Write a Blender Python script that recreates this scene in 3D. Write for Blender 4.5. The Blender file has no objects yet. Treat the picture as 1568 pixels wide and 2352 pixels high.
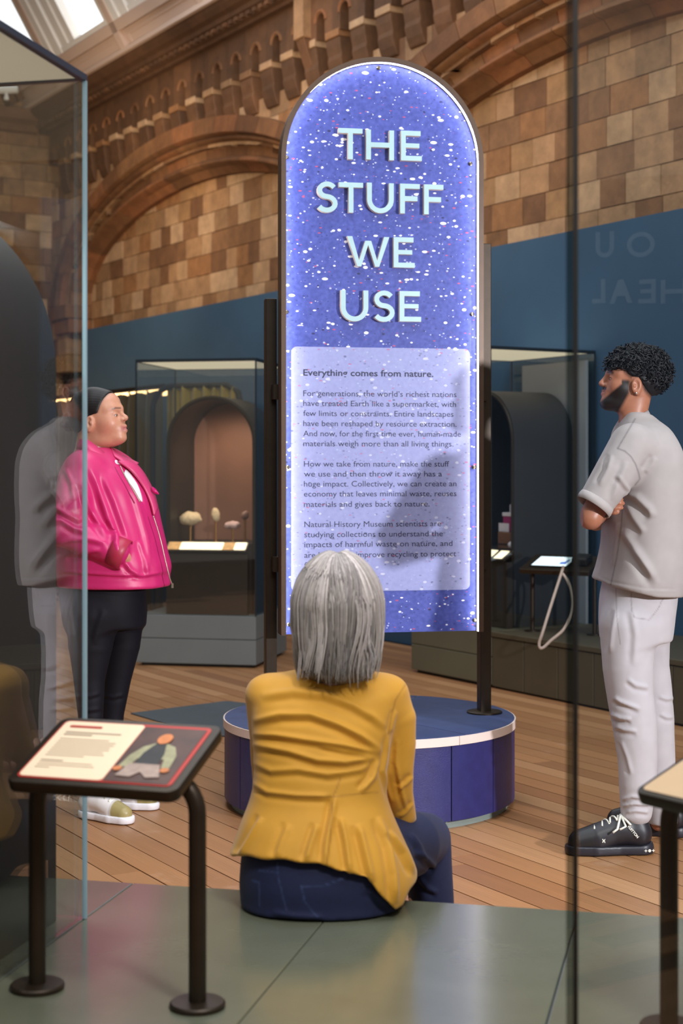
import bpy, bmesh, math, random
import numpy as np
from mathutils import Vector, Matrix

random.seed(7)
RNG = np.random.default_rng(7)
SC = bpy.context.scene
COL = SC.collection
F_PX, CAM_H, HOR = 3600.0, 1.38, 1073.0      # focal length in pixels of the 1568x2352 frame, eye height, horizon row

# ------------------------------------------------------------------ camera
cam_d = bpy.data.cameras.new('camera')
cam = bpy.data.objects.new('camera', cam_d)
COL.objects.link(cam)
cam.location = (0, 0, CAM_H)
cam.rotation_euler = (math.pi / 2, 0, 0)
cam_d.sensor_fit = 'HORIZONTAL'
cam_d.sensor_width = 24.0
cam_d.lens = F_PX / 1568.0 * 24.0
cam_d.shift_y = -(1176.0 - HOR) / 1568.0
cam_d.clip_start = 0.05
cam_d.dof.use_dof = True
cam_d.dof.focus_distance = 5.1
cam_d.dof.aperture_fstop = 4.0
SC.camera = cam

# ------------------------------------------------------------------ view and world
SC.view_settings.view_transform = 'Standard'
SC.view_settings.look = 'None'
SC.view_settings.exposure = 0.0
SC.view_settings.gamma = 1.0
SC.view_settings.use_curve_mapping = False
world = bpy.data.worlds.new('world')
SC.world = world
world.use_nodes = True
bgn = world.node_tree.nodes['Background']
bgn.inputs[0].default_value = (0.63, 0.58, 0.53, 1)
bgn.inputs[1].default_value = 0.36

# ------------------------------------------------------------------ lamps of the gallery
def lamp(name, kind, loc, target, energy, col, **kw):
    d = bpy.data.lights.new(name, kind)
    o = bpy.data.objects.new(name, d)
    COL.objects.link(o)
    o.location = loc
    v = Vector(target) - Vector(loc)
    o.rotation_euler = v.to_track_quat('-Z', 'Y').to_euler()
    d.energy = energy
    d.color = col
    for k, val in kw.items():
        setattr(d, k, val)
    return o

# daylight falling from the glazed roof
lamp('roof_daylight', 'AREA', (0.2, 4.5, 6.6), (0.2, 5.0, 0), 430, (0.86, 0.92, 1.0), shape='RECTANGLE', size=5.0, size_y=8.0)
lamp('roof_daylight', 'AREA', (-1.6, 12.0, 6.3), (-1.2, 13.2, 1.0), 150, (0.90, 0.94, 1.0), shape='RECTANGLE', size=4.0, size_y=5.0)
# key light on the right, on the camera side: lights the man's back and throws his shadow on the sign
lamp('key_spot', 'SPOT', (3.62, 1.9, 1.95), (0.45, 6.1, 1.25), 1150, (0.95, 0.94, 1.0), spot_size=math.radians(58), spot_blend=0.6, shadow_soft_size=0.09)
lamp('bench_spot', 'SPOT', (1.1, 0.9, 3.7), (0.0, 3.65, 0.75), 330, (1.0, 0.95, 0.92), spot_size=math.radians(48), spot_blend=0.9, shadow_soft_size=0.25)
lamp('front_soft', 'AREA', (0.9, 0.9, 3.6), (0.2, 5.6, 1.2), 35, (1.0, 0.95, 0.95), shape='DISK', size=1.2)
# warm track spots washing the terracotta wall
for i, (lx, ly, tx, ty, tz, en) in enumerate([(-0.6, 9.2, 0.6, 12.2, 4.2, 165), (-1.9, 11.5, -0.9, 14.6, 4.2, 215), (-3.2, 13.8, -2.3, 17.0, 4.2, 250), (1.6, 7.6, 2.2, 9.7, 4.1, 70)]):
    lamp('track_spot', 'SPOT', (lx, ly, 4.1), (tx, ty, tz), en, (1.0, 0.77, 0.52), spot_size=math.radians(100), spot_blend=0.9, shadow_soft_size=0.12)

# ------------------------------------------------------------------ helpers
def lin(c):
    return tuple(((v / 255.0) / 12.92 if v / 255.0 <= 0.04045 else ((v / 255.0 + 0.055) / 1.055) ** 2.4) for v in c[:3])

def at(x, y, D):
    """world point seen at pixel (x, y) of the 1568x2352 frame at depth D"""
    return Vector(((x - 784.0) / F_PX * D, D, CAM_H + (HOR - y) / F_PX * D))

def newmat(name):
    m = bpy.data.materials.new(name)
    m.use_nodes = True
    nt = m.node_tree
    b = nt.nodes['Principled BSDF']
    return m, nt, b

def N(nt, kind, **kw):
    n = nt.nodes.new(kind)
    for k, v in kw.items():
        setattr(n, k, v)
    return n

def objco(nt, scale=(1, 1, 1), rot=(0, 0, 0)):
    tc = N(nt, 'ShaderNodeTexCoord')
    mp = N(nt, 'ShaderNodeMapping')
    mp.inputs['Scale'].default_value = scale
    mp.inputs['Rotation'].default_value = rot
    nt.links.new(tc.outputs['Object'], mp.inputs['Vector'])
    return mp.outputs['Vector']

def pmat(name, col, rough=0.5, metal=0.0, var=0.12, scale=18.0, bump=0.0, bscale=None, coat=0.0, stretch=(1, 1, 1), spec=0.5, sheen=0.0, emit=None, estr=0.0, sss=0.0):
    m, nt, b = newmat(name)
    c = lin(col)
    co = objco(nt, stretch)
    nz = N(nt, 'ShaderNodeTexNoise')
    nz.inputs['Scale'].default_value = scale
    nz.inputs['Detail'].default_value = 5
    nt.links.new(co, nz.inputs['Vector'])
    rp = N(nt, 'ShaderNodeValToRGB')
    rp.color_ramp.elements[0].position = 0.3
    rp.color_ramp.elements[1].position = 0.7
    rp.color_ramp.elements[0].color = tuple(v * (1 - var) for v in c) + (1,)
    rp.color_ramp.elements[1].color = tuple(min(1, v * (1 + var)) for v in c) + (1,)
    nt.links.new(nz.outputs['Fac'], rp.inputs['Fac'])
    nt.links.new(rp.outputs['Color'], b.inputs['Base Color'])
    b.inputs['Roughness'].default_value = rough
    b.inputs['Metallic'].default_value = metal
    b.inputs['Specular IOR Level'].default_value = spec
    b.inputs['Coat Weight'].default_value = coat
    b.inputs['Coat Roughness'].default_value = 0.15
    if sheen:
        b.inputs['Sheen Weight'].default_value = sheen
        b.inputs['Sheen Roughness'].default_value = 0.5
    if sss:
        b.inputs['Subsurface Weight'].default_value = sss
        b.inputs['Subsurface Radius'].default_value = (0.012, 0.005, 0.003)
        b.inputs['Subsurface Scale'].default_value = 0.6
    if emit:
        b.inputs['Emission Color'].default_value = lin(emit) + (1,)
        b.inputs['Emission Strength'].default_value = estr
    if bump:
        n2 = N(nt, 'ShaderNodeTexNoise')
        n2.inputs['Scale'].default_value = bscale or scale * 4
        n2.inputs['Detail'].default_value = 4
        nt.links.new(co, n2.inputs['Vector'])
        bp = N(nt, 'ShaderNodeBump')
        bp.inputs['Strength'].default_value = bump
        bp.inputs['Distance'].default_value = 0.004
        nt.links.new(n2.outputs['Fac'], bp.inputs['Height'])
        nt.links.new(bp.outputs['Normal'], b.inputs['Normal'])
    return m

def attrmat(name, rough=0.5, bump=0.0, bscale=200, sheen=0.0, sss=0.0, spec=0.5, var=0.08, vscale=30, stretch=(1, 1, 1), coat=0.0):
    """material whose colour is the mesh's own 'tint' colour attribute with fine variation"""
    m, nt, b = newmat(name)
    a = N(nt, 'ShaderNodeAttribute', attribute_name='tint')
    co = objco(nt, stretch)
    nz = N(nt, 'ShaderNodeTexNoise')
    nz.inputs['Scale'].default_value = vscale
    nz.inputs['Detail'].default_value = 4
    nt.links.new(co, nz.inputs['Vector'])
    mr = N(nt, 'ShaderNodeMapRange')
    mr.inputs['From Min'].default_value = 0.3
    mr.inputs['From Max'].default_value = 0.7
    mr.inputs['To Min'].default_value = 1 - var
    mr.inputs['To Max'].default_value = 1 + var
    nt.links.new(nz.outputs['Fac'], mr.inputs['Value'])
    mx = N(nt, 'ShaderNodeVectorMath', operation='SCALE')
    nt.links.new(a.outputs['Color'], mx.inputs[0])
    nt.links.new(mr.outputs['Result'], mx.inputs['Scale'])
    nt.links.new(mx.outputs['Vector'], b.inputs['Base Color'])
    b.inputs['Roughness'].default_value = rough
    b.inputs['Specular IOR Level'].default_value = spec
    b.inputs['Coat Weight'].default_value = coat
    if sheen:
        b.inputs['Sheen Weight'].default_value = sheen
    if sss:
        b.inputs['Subsurface Weight'].default_value = sss
        b.inputs['Subsurface Radius'].default_value = (0.012, 0.005, 0.003)
        b.inputs['Subsurface Scale'].default_value = 0.6
    if bump:
        n2 = N(nt, 'ShaderNodeTexNoise')
        n2.inputs['Scale'].default_value = bscale
        n2.inputs['Detail'].default_value = 3
        nt.links.new(co, n2.inputs['Vector'])
        bp = N(nt, 'ShaderNodeBump')
        bp.inputs['Strength'].default_value = bump
        bp.inputs['Distance'].default_value = 0.002
        nt.links.new(n2.outputs['Fac'], bp.inputs['Height'])
        nt.links.new(bp.outputs['Normal'], b.inputs['Normal'])
    return m

def glassmat(name, tint=(1, 1, 1), f0=0.045):
    """thin clear sheet: transparent, with a Schlick mirror on every face"""
    m, nt, b = newmat(name)
    nt.nodes.remove(b)
    out = nt.nodes['Material Output']
    lw = N(nt, 'ShaderNodeLayerWeight')
    lw.inputs['Blend'].default_value = 0.5
    pw = N(nt, 'ShaderNodeMath', operation='POWER')
    pw.inputs[1].default_value = 5.0
    nt.links.new(lw.outputs['Facing'], pw.inputs[0])
    mr = N(nt, 'ShaderNodeMapRange')
    mr.inputs['To Min'].default_value = f0
    nt.links.new(pw.outputs[0], mr.inputs['Value'])
    tr = N(nt, 'ShaderNodeBsdfTransparent')
    tr.inputs[0].default_value = tint + (1,)
    gl = N(nt, 'ShaderNodeBsdfGlossy')
    gl.inputs['Roughness'].default_value = 0.0
    mx = N(nt, 'ShaderNodeMixShader')
    nt.links.new(mr.outputs['Result'], mx.inputs[0])
    nt.links.new(tr.outputs[0], mx.inputs[1])
    nt.links.new(gl.outputs[0], mx.inputs[2])
    nt.links.new(mx.outputs[0], out.inputs['Surface'])
    return m

def emat(name, col, strength):
    m, nt, b = newmat(name)
    b.inputs['Base Color'].default_value = lin(col) + (1,)
    b.inputs['Emission Color'].default_value = lin(col) + (1,)
    b.inputs['Emission Strength'].default_value = strength
    return m

class MB:
    """collects shapes; build() links them as one mesh object"""
    def __init__(self):
        self.v, self.f, self.mi, self.cur = [], [], [], 0
    def add(self, vs, fs):
        o = len(self.v)
        self.v += [tuple(p) for p in vs]
        self.f += [tuple(i + o for i in f) for f in fs]
        self.mi += [self.cur] * len(fs)
        return self
    def box(self, x0, x1, y0, y1, z0, z1):
        return self.add([(x0, y0, z0), (x1, y0, z0), (x1, y1, z0), (x0, y1, z0), (x0, y0, z1), (x1, y0, z1), (x1, y1, z1), (x0, y1, z1)],
                        [(0, 3, 2, 1), (4, 5, 6, 7), (0, 1, 5, 4), (1, 2, 6, 5), (2, 3, 7, 6), (3, 0, 4, 7)])
    def prism(self, poly, a0, a1, axis='y'):
        """poly: 2-D outline, counter-clockwise; extruded from a0 to a1 along axis"""
        n = len(poly)
        def P(p, a):
            return (p[0], a, p[1]) if axis == 'y' else ((p[0], p[1], a) if axis == 'z' else (a, p[0], p[1]))
        vs = [P(p, a0) for p in poly] + [P(p, a1) for p in poly]
        fs = [(i, (i + 1) % n, n + (i + 1) % n, n + i) for i in range(n)]
        fs += [tuple(range(n - 1, -1, -1)), tuple(range(n, 2 * n))]
        return self.add(vs, fs)
    def tube(self, pts, r, n=10, closed=False, caps=True):
        pts = [Vector(p) for p in pts]
        rs = r if isinstance(r, (list, tuple)) else [r] * len(pts)
        vs, fs = [], []
        up = None
        m = len(pts)
        for i, p in enumerate(pts):
            a = pts[(i - 1) % m] if (i > 0 or closed) else p
            b = pts[(i + 1) % m] if (i < m - 1 or closed) else p
            t = (b - a).normalized()
            if up is None:
                up = t.orthogonal().normalized()
            up = (up - t * up.dot(t))
            up = up.normalized() if up.length > 1e-6 else t.orthogonal().normalized()
            w = t.cross(up)
            for k in range(n):
                an = 2 * math.pi * k / n
                vs.append(p + (up * math.cos(an) + w * math.sin(an)) * rs[i])
        for i in range(m if closed else m - 1):
            j = (i + 1) % m
            for k in range(n):
                k2 = (k + 1) % n
                fs.append((i * n + k, i * n + k2, j * n + k2, j * n + k))
        if caps and not closed:
            fs.append(tuple(range(n - 1, -1, -1)))
            fs.append(tuple((m - 1) * n + k for k in range(n)))
        return self.add(vs, fs)
    def lathe(self, prof, c=(0, 0, 0), n=32):
        vs, fs = [], []
        for r, z in prof:
            for k in range(n):
                an = 2 * math.pi * k / n
                vs.append((c[0] + r * math.cos(an), c[1] + r * math.sin(an), c[2] + z))
        m = len(prof)
        for i in range(m - 1):
            for k in range(n):
                k2 = (k + 1) % n
                fs.append((i * n + k, i * n + k2, (i + 1) * n + k2, (i + 1) * n + k))
        fs.append(tuple(range(n - 1, -1, -1)))
        fs.append(tuple((m - 1) * n + k for k in range(n)))
        return self.add(vs, fs)
    def build(self, name, mat, parent=None, smooth=False, bevel=0.0, seg=2, world=False, M=None, fixn=True):
        me = bpy.data.meshes.new(name)
        vs = [Vector(p) for p in self.v]
        if M is not None:
            vs = [M @ p for p in vs]
        if world and parent is not None:
            inv = wmat(parent).inverted()
            vs = [inv @ p for p in vs]
        me.from_pydata(vs, [], self.f)
        mats = mat if isinstance(mat, (list, tuple)) else [mat]
        for m in mats:
            me.materials.append(m)
        if len(mats) > 1:
            me.polygons.foreach_set('material_index', self.mi)
        if fixn or bevel:
            bm = bmesh.new()
            bm.from_mesh(me)
            if fixn:
                bmesh.ops.recalc_face_normals(bm, faces=bm.faces[:])
            if bevel:
                es = [e for e in bm.edges if len(e.link_faces) == 2 and e.calc_face_angle(0) > 0.5]
                bmesh.ops.bevel(bm, geom=es, offset=bevel, segments=seg, affect='EDGES', profile=0.5, clamp_overlap=True)
            bm.to_mesh(me)
            bm.free()
        o = bpy.data.objects.new(name, me)
        COL.objects.link(o)
        o.parent = parent
        if smooth:
            sm = np.ones(len(me.polygons), bool)
            me.polygons.foreach_set('use_smooth', sm)
            if smooth != 'all':
                me.set_sharp_from_angle(angle=math.radians(38))
        return o

def wmat(o):
    m = o.matrix_basis.copy()
    return wmat(o.parent) @ m if o.parent else m

def empty(name, loc=(0, 0, 0), rz=0.0):
    o = bpy.data.objects.new(name, None)
    COL.objects.link(o)
    o.location = loc
    o.rotation_euler = (0, 0, rz)
    o.empty_display_size = 0.1
    return o

def tag(o, label=None, cat=None, group=None, kind=None):
    if label: o['label'] = label
    if cat: o['category'] = cat
    if group: o['group'] = group
    if kind: o['kind'] = kind
    return o

def link_copy(src, name, parent, loc=None, rot=None, scale=None):
    c = bpy.data.objects.new(name, src.data)
    COL.objects.link(c)
    c.parent = parent
    if loc is not None: c.location = loc
    if rot is not None: c.rotation_euler = rot
    if scale is not None: c.scale = scale
    return c

def rrect(x0, x1, z0, z1, r, n=6):
    pts = []
    for cx, cz, a0 in ((x1 - r, z0 + r, -90), (x1 - r, z1 - r, 0), (x0 + r, z1 - r, 90), (x0 + r, z0 + r, 180)):
        for k in range(n + 1):
            a = math.radians(a0 + 90.0 * k / n)
            pts.append((cx + r * math.cos(a), cz + r * math.sin(a)))
    return pts

def archpoly(w, h, n=28, inset=0.0, z0=0.0):
    """round-headed outline, centred on x, from z0 up to h; counter-clockwise"""
    r = w / 2 - inset
    zc = h - w / 2
    pts = [(-r, z0), (r, z0)]
    for k in range(n + 1):
        a = math.pi * k / n
        pts.append((r * math.cos(a), zc + r * math.sin(a)))
    return pts

# ------------------------------------------------------------------ materials
M = {}
M['metal'] = pmat('bronze_metal', (52, 42, 31), 0.42, 0.55, 0.1, 30)
M['black'] = pmat('black_powder_coat', (26, 24, 22), 0.5, 0.2, 0.1, 30)
M['brown_frame'] = pmat('brown_frame_metal', (84, 66, 52), 0.4, 0.35, 0.08, 20)
M['glass'] = glassmat('clear_glass', (0.97, 0.99, 0.985), 0.06)
M['glass_edge'] = pmat('polished_glass_edge', (150, 180, 192), 0.25, 0, 0.05, 10)
M['bench'] = pmat('olive_bench_laminate', (100, 103, 86), 0.22, 0, 0.08, 6, 0.03, 60, coat=0.35)
M['blue'] = pmat('blue_painted_board', (47, 78, 105), 0.75, 0, 0.05, 3)
M['plinth_grey'] = pmat('grey_plinth_paint', (108, 112, 110), 0.6, 0, 0.04, 4)
M['plinth_olive'] = pmat('olive_plinth_paint', (96, 92, 72), 0.55, 0, 0.05, 4)
M['olive_dark'] = pmat('dark_olive_panel', (74, 66, 48), 0.5, 0, 0.08, 5)
M['alcove'] = pmat('charcoal_alcove', (44, 42, 43), 0.55, 0, 0.06, 8)
M['alcove_brown'] = pmat('dark_brown_alcove', (44, 34, 26), 0.5, 0, 0.08, 8)
M['cream'] = pmat('cream_panel', (214, 205, 184), 0.6, 0, 0.04, 3)
M['white'] = pmat('white_paint', (225, 222, 218), 0.6, 0, 0.03, 6)
M['mortar'] = pmat('dark_mortar', (74, 52, 34), 0.9, 0, 0.2, 20)
M['screw'] = pmat('steel_bolt', (120, 116, 108), 0.25, 0.9, 0.05, 60)
# ================================================================== THE HALL
DL = math.hypot(0.593, 1.0)
EX, EY = 0.593 / DL, -1.0 / DL                    # along the terracotta wall, to the right
P0 = (1.79, 10.14)
WROT = math.atan2(EY, EX)

def wl(x, y, z=0.0):
    """wall frame (x along the wall to the right, y into the wall) -> world"""
    return Vector((P0[0] + EX * x - EY * y, P0[1] + EY * x + EX * y, z))

def terracotta(name, cols, rough=0.8, bump=0.35):
    m, nt, b = newmat(name)
    oi = N(nt, 'ShaderNodeObjectInfo')
    rp = N(nt, 'ShaderNodeValToRGB')
    rp.color_ramp.interpolation = 'CONSTANT'
    el = rp.color_ramp.elements
    while len(el) < len(cols):
        el.new(0.5)
    for i, c in enumerate(cols):
        el[i].position = i / len(cols)
        el[i].color = lin(c) + (1,)
    nt.links.new(oi.outputs['Random'], rp.inputs['Fac'])
    g = N(nt, 'ShaderNodeNewGeometry')
    nz = N(nt, 'ShaderNodeTexNoise')
    nz.inputs['Scale'].default_value = 7
    nz.inputs['Detail'].default_value = 7
    nz.inputs['Roughness'].default_value = 0.65
    nt.links.new(g.outputs['Position'], nz.inputs['Vector'])
    mr = N(nt, 'ShaderNodeMapRange')
    mr.inputs['From Min'].default_value = 0.3
    mr.inputs['From Max'].default_value = 0.7
    mr.inputs['To Min'].default_value = 0.72
    mr.inputs['To Max'].default_value = 1.22
    nt.links.new(nz.outputs['Fac'], mr.inputs['Value'])
    mx = N(nt, 'ShaderNodeVectorMath', operation='SCALE')
    nt.links.new(rp.outputs['Color'], mx.inputs[0])
    nt.links.new(mr.outputs['Result'], mx.inputs['Scale'])
    nt.links.new(mx.outputs['Vector'], b.inputs['Base Color'])
    b.inputs['Roughness'].default_value = rough
    n2 = N(nt, 'ShaderNodeTexNoise')
    n2.inputs['Scale'].default_value = 35
    n2.inputs['Detail'].default_value = 5
    nt.links.new(g.outputs['Position'], n2.inputs['Vector'])
    bp = N(nt, 'ShaderNodeBump')
    bp.inputs['Strength'].default_value = bump
    bp.inputs['Distance'].default_value = 0.01
    nt.links.new(n2.outputs['Fac'], bp.inputs['Height'])
    nt.links.new(bp.outputs['Normal'], b.inputs['Normal'])
    return m

M['brick'] = terracotta('terracotta_blocks', [(154, 118, 84), (128, 92, 62), (168, 134, 100), (110, 76, 50), (158, 122, 88), (140, 98, 62), (174, 142, 110), (136, 104, 74), (122, 86, 56), (162, 128, 96), (148, 112, 76)])
M['voussoir'] = terracotta('arch_terracotta', [(116, 78, 48), (98, 64, 38), (124, 86, 54), (106, 70, 42), (128, 82, 50)])
M['cornice'] = terracotta('cornice_terracotta', [(92, 62, 38), (104, 70, 44), (84, 56, 34)])
M['ceil'] = pmat('pinkish_cream_ceiling_paint', (196, 172, 158), 0.7, 0, 0.03, 2)

wall = MB()
wall.box(-10.8, 3.2, 0.245, 0.6, 0.0, 5.75)
wall_back = wall.build('wall_back', M['mortar'])
wall_back.location = (P0[0], P0[1], 0)
wall_back.rotation_euler = (0, 0, WROT)
tag(wall_back, 'terracotta block wall with wide round arches and a corbelled frieze', kind='structure')

ARCH = [(-6.7, 3.0, 0.98, 3.3), (-0.25, 3.0, 0.98, 3.3)]       # centre, half span, rise, springing height
def inside(x, z, grow, growz=None):
    for xc, a, b, z0 in ARCH:
        gz = grow if growz is None else growz
        if z <= z0:
            if abs(x - xc) < a + grow: return (xc, a + grow, b + gz, z0)
        elif ((x - xc) / (a + grow)) ** 2 + ((z - z0) / (b + gz)) ** 2 < 1:
            return (xc, a + grow, b + gz, z0)
    return None

unit = MB().box(-0.5, 0.5, 0, 1, -0.5, 0.5).build('brick', M['brick'], wall_back)
unit_used = [False]
def brick(x0, x1, z0, z1, y0, depth, parent=None, turn=None):
    g = 0.006
    pr = random.uniform(-0.004, 0.004)
    if not unit_used[0]:
        o = unit
        unit_used[0] = True
    else:
        o = link_copy(unit, 'brick', parent or wall_back)
    o.parent = parent or wall_back
    if turn is None:
        o.location = ((x0 + x1) / 2, y0 + pr, (z0 + z1) / 2)
        o.scale = (x1 - x0 - g, depth, z1 - z0 - g)
    else:
        turn(o, x0, x1, z0, z1, y0 + pr, depth, g)
    return o

CH = 0.204
nb = 0
row = 0
z = 2.52
while z < 4.62:
    x = -10.40 + random.uniform(-0.2, 0)
    while x < 0.75:
        w = random.choice((0.22, 0.26, 0.30, 0.34, 0.38))
        x1 = min(x + w, 0.9)
        zc, xm = z + CH / 2, (x + x1) / 2
        lo = xm < -9.2
        vis = ((z + CH > 2.99) or lo) and x < 0.62
        if vis and x1 - x > 0.08:
            tin = inside(xm, zc, 0.04) or inside(x, z, 0.0) or inside(x1, z, 0.0)
            cor = [inside(px_, pz_, 0.25) is not None for px_ in (x, x1) for pz_ in (z, z + CH)]
            if not any(cor):
                brick(x, x1, z, z + CH, 0.0, 0.2); nb += 1
            elif not all(cor) and not (tin and inside(xm, zc, 0.0)):
                # block cut to the curve of the arch
                e = inside(xm, zc, 0.25) or inside(x, z, 0.25) or inside(x1, z, 0.25) or inside(x, z + CH, 0.25) or inside(x1, z + CH, 0.25)
                pts = []
                g = 0.003
                cs = [(x + g, z + g), (x1 - g, z + g), (x1 - g, z + CH - g), (x + g, z + CH - g)]
                for k in range(4):
                    a_, b_ = cs[k], cs[(k + 1) % 4]
                    for t in range(4):
                        q = (a_[0] + (b_[0] - a_[0]) * t / 4, a_[1] + (b_[1] - a_[1]) * t / 4)
                        if inside(q[0], q[1], 0.25):
                            ux, uz = (q[0] - e[0]) / e[1], max(0.0, (q[1] - e[3]) / e[2])
                            r_ = math.hypot(ux, uz) or 1
                            q = (min(max(e[0] + ux / r_ * e[1], x + g), x1 - g), min(max(e[3] + uz / r_ * e[2], z + g), z + CH - g) if q[1] > e[3] else q[1])
                        pts.append(q)
                MB().prism(pts, 0.0, 0.2).build('brick', M['brick'], wall_back); nb += 1
            if tin and z + CH > 2.99 and x < 0.62:
                brick(x, x1, z, z + CH, 0.222, 0.05); nb += 1
        x = x1
    z += CH
    row += 1

# ---- the arches: three orders of shaped voussoirs each
ORD = [[(1.0, 0.22), (1.0, -0.10), (0.70, -0.10), (0.66, -0.06), (0.66, 0.22)],
       [(0.655, 0.22), (0.655, 0.0), (0.64, -0.045), (0.60, -0.065), (0.56, -0.045), (0.54, 0.0), (0.52, 0.06), (0.29, 0.075), (0.29, 0.22)],
       [(0.285, 0.24), (0.285, 0.06), (0.27, 0.025), (0.23, 0.0), (0.19, 0.0), (0.15, 0.03), (0.13, 0.09), (0.0, 0.15), (0.0, 0.24)]]
for ai, (xc, a, b, z0) in enumerate(ARCH):
    for oi_, prof in enumerate(ORD):
        nseg = 22
        for k in range(nseg):
            t0, t1 = math.pi * k / nseg, math.pi * (k + 1) / nseg
            xm = xc + (a + 0.25) * math.cos((t0 + t1) / 2)
            if xm > 1.0 or xm < -10.3: continue
            sub = 3
            vs, fs = [], []
            m_ = len(prof)
            for j in range(sub + 1):
                th = t0 + 0.0012 + (t1 - t0 - 0.0024) * j / sub
                for u, y in prof:
                    vs.append((xc + (a + u * 0.5) * math.cos(th), y, z0 + (b + u * 0.52) * math.sin(th)))
            for j in range(sub):
                for q in range(m_):
                    q2 = (q + 1) % m_
                    fs.append((j * m_ + q, j * m_ + q2, (j + 1) * m_ + q2, (j + 1) * m_ + q))
            fs.append(tuple(range(m_))); fs.append(tuple(sub * m_ + q for q in range(m_ - 1, -1, -1)))
            mb = MB(); mb.add(vs, fs)
            mb.build('voussoir', M['voussoir'], wall_back, smooth=True)
    # jamb stones under the springing
    for side in (-1, 1):
        for j in range(1, 3):
            xa, xb = sorted((xc + side * a, xc + side * (a + 0.5)))
            if xa > 1.0 or xb < -10.4: continue
            MB().box(xa, xb, -0.10 if j == 2 else -0.06, 0.22, z0 - 0.168 * (3 - j) + 0.004, z0 - 0.17 * (2 - j)).build('jamb_stone', M['voussoir'], wall_back, bevel=0.012)

# ---- frieze of little arches on corbels
hw, hr, zs = 0.198, 0.070, 5.16
poly = [(-hw, 5.02), (-hr, 5.02), (-hr, zs)] + [(-hr * math.cos(math.pi * k / 10), zs + hr * math.sin(math.pi * k / 10)) for k in range(1, 10)] + [(hr, zs), (hr, 5.02), (hw, 5.02), (hw, 5.42), (-hw, 5.42)]
arch_m = MB().prism(poly, -0.085, 0.10)
ring = []
for k in range(13):
    an = math.pi * k / 12
    ring.append((-(hr + 0.022) * math.cos(an), -0.083, zs + (hr + 0.022) * math.sin(an)))
arch_o = arch_m.build('arcade_arch', M['cornice'], wall_back)
ring_o = MB().tube(ring, 0.017, 6).build('arch_moulding', M['voussoir'], arch_o, smooth=True)
corb = MB()
corb.box(-0.110, 0.110, -0.096, 0.10, 4.97, 5.035)
corb_o = corb.build('impost_block', M['brick'], wall_back, bevel=0.008)
c2 = MB()
prof = [(-0.085, 4.968), (-0.08, 4.90), (-0.065, 4.83), (-0.07, 4.79), (-0.05, 4.71), (-0.02, 4.64), (0.1, 4.62), (0.1, 4.968)]
c2.prism(prof, -0.112, 0.112, 'x')
corbel_o = c2.build('corbel', M['cornice'], wall_back, bevel=0.012)
xs0 = -8.87
for k in range(-3, 25):
    xk = xs0 + 0.3965 * k
    if k == -3:
        arch_o.location.x = xk; corb_o.location.x = xk + hw; corbel_o.location.x = xk + hw
    else:
        a2 = link_copy(arch_o, 'arcade_arch', wall_back, (xk, 0, 0))
        link_copy(ring_o, 'arch_moulding', a2)
        link_copy(corb_o, 'impost_block', wall_back, (xk + hw, 0, 0))
        link_copy(corbel_o, 'corbel', wall_back, (xk + hw, 0, 0))
MB().box(-4.04, -3.88, -0.17, 0.1, 5.06, 5.42).build('pendant_block', M['brick'], wall_back, bevel=0.01)
MB().prism([(-0.155, 5.06), (-0.03, 4.72), (0.1, 4.72), (0.1, 5.06)], -4.03, -3.89, 'x').build('pendant_corbel', M['cornice'], wall_back, bevel=0.01)

# ---- cornice and ceiling slope
cor = MB()
cor.prism([(0.3, 5.42), (-0.15, 5.42), (-0.16, 5.45), (-0.20, 5.46), (-0.20, 5.50), (-0.24, 5.52), (-0.25, 5.56), (-0.30, 5.58), (-0.34, 5.62), (-0.36, 5.66), (0.3, 5.66)], -10.5, 1.5, 'x')
trim = cor.build('trim_1', M['cornice'])
trim.location, trim.rotation_euler = wall_back.location, wall_back.rotation_euler
tag(trim, 'dark moulded terracotta cornice along the top of the wall', kind='structure')
dent = MB().box(-0.035, 0.035, -0.235, -0.19, 5.465, 5.50).build('dentil', M['cornice'], trim)
dent.location.x = -10.3
for k in range(1, 70):
    link_copy(dent, 'dentil', trim, (-10.3 + 0.12 * k, 0, 0))

S60, C60 = math.sin(math.radians(60)), math.cos(math.radians(60))
def sl(x, l, h):
    return (x, -0.33 - l * C60 - h * S60, 5.72 + l * S60 - h * C60)
def slab(x0, x1, l0, l1, h0, h1, mb=None):
    mb = mb or MB()
    c = [sl(x, l, h) for h in (h0, h1) for l in (l0, l1) for x in (x0, x1)]
    mb.add(c, [(0, 1, 3, 2), (4, 6, 7, 5), (0, 4, 5, 1), (2, 3, 7, 6), (0, 2, 6, 4), (1, 5, 7, 3)])
    return mb
ceil_ = slab(-10.45, 1.5, -0.02, 0.30, -0.12, 0.0)
ceil_.box(-10.45, 1.5, -0.40, 0.3, 5.661, 5.71)
ceiling = ceil_.build('ceiling', M['ceil'])
ceiling.location, ceiling.rotation_euler = wall_back.location, wall_back.rotation_euler
tag(ceiling, 'steep cream panelled ceiling slope with roof windows', kind='structure')
M['sky'] = emat('bright_overcast_sky', (238, 246, 252), 1.35)
RP = 1.85
for i in range(6):
    xr = -9.10 + RP * i
    slab(xr - 0.06, xr + 0.06, -0.01, 3.4, 0.0, 0.07).build('rafter', M['ceil'], ceiling)
slab(-10.45, 1.5, 0.19, 0.30, 0.0, 0.07).build('rail', M['ceil'], ceiling)
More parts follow.
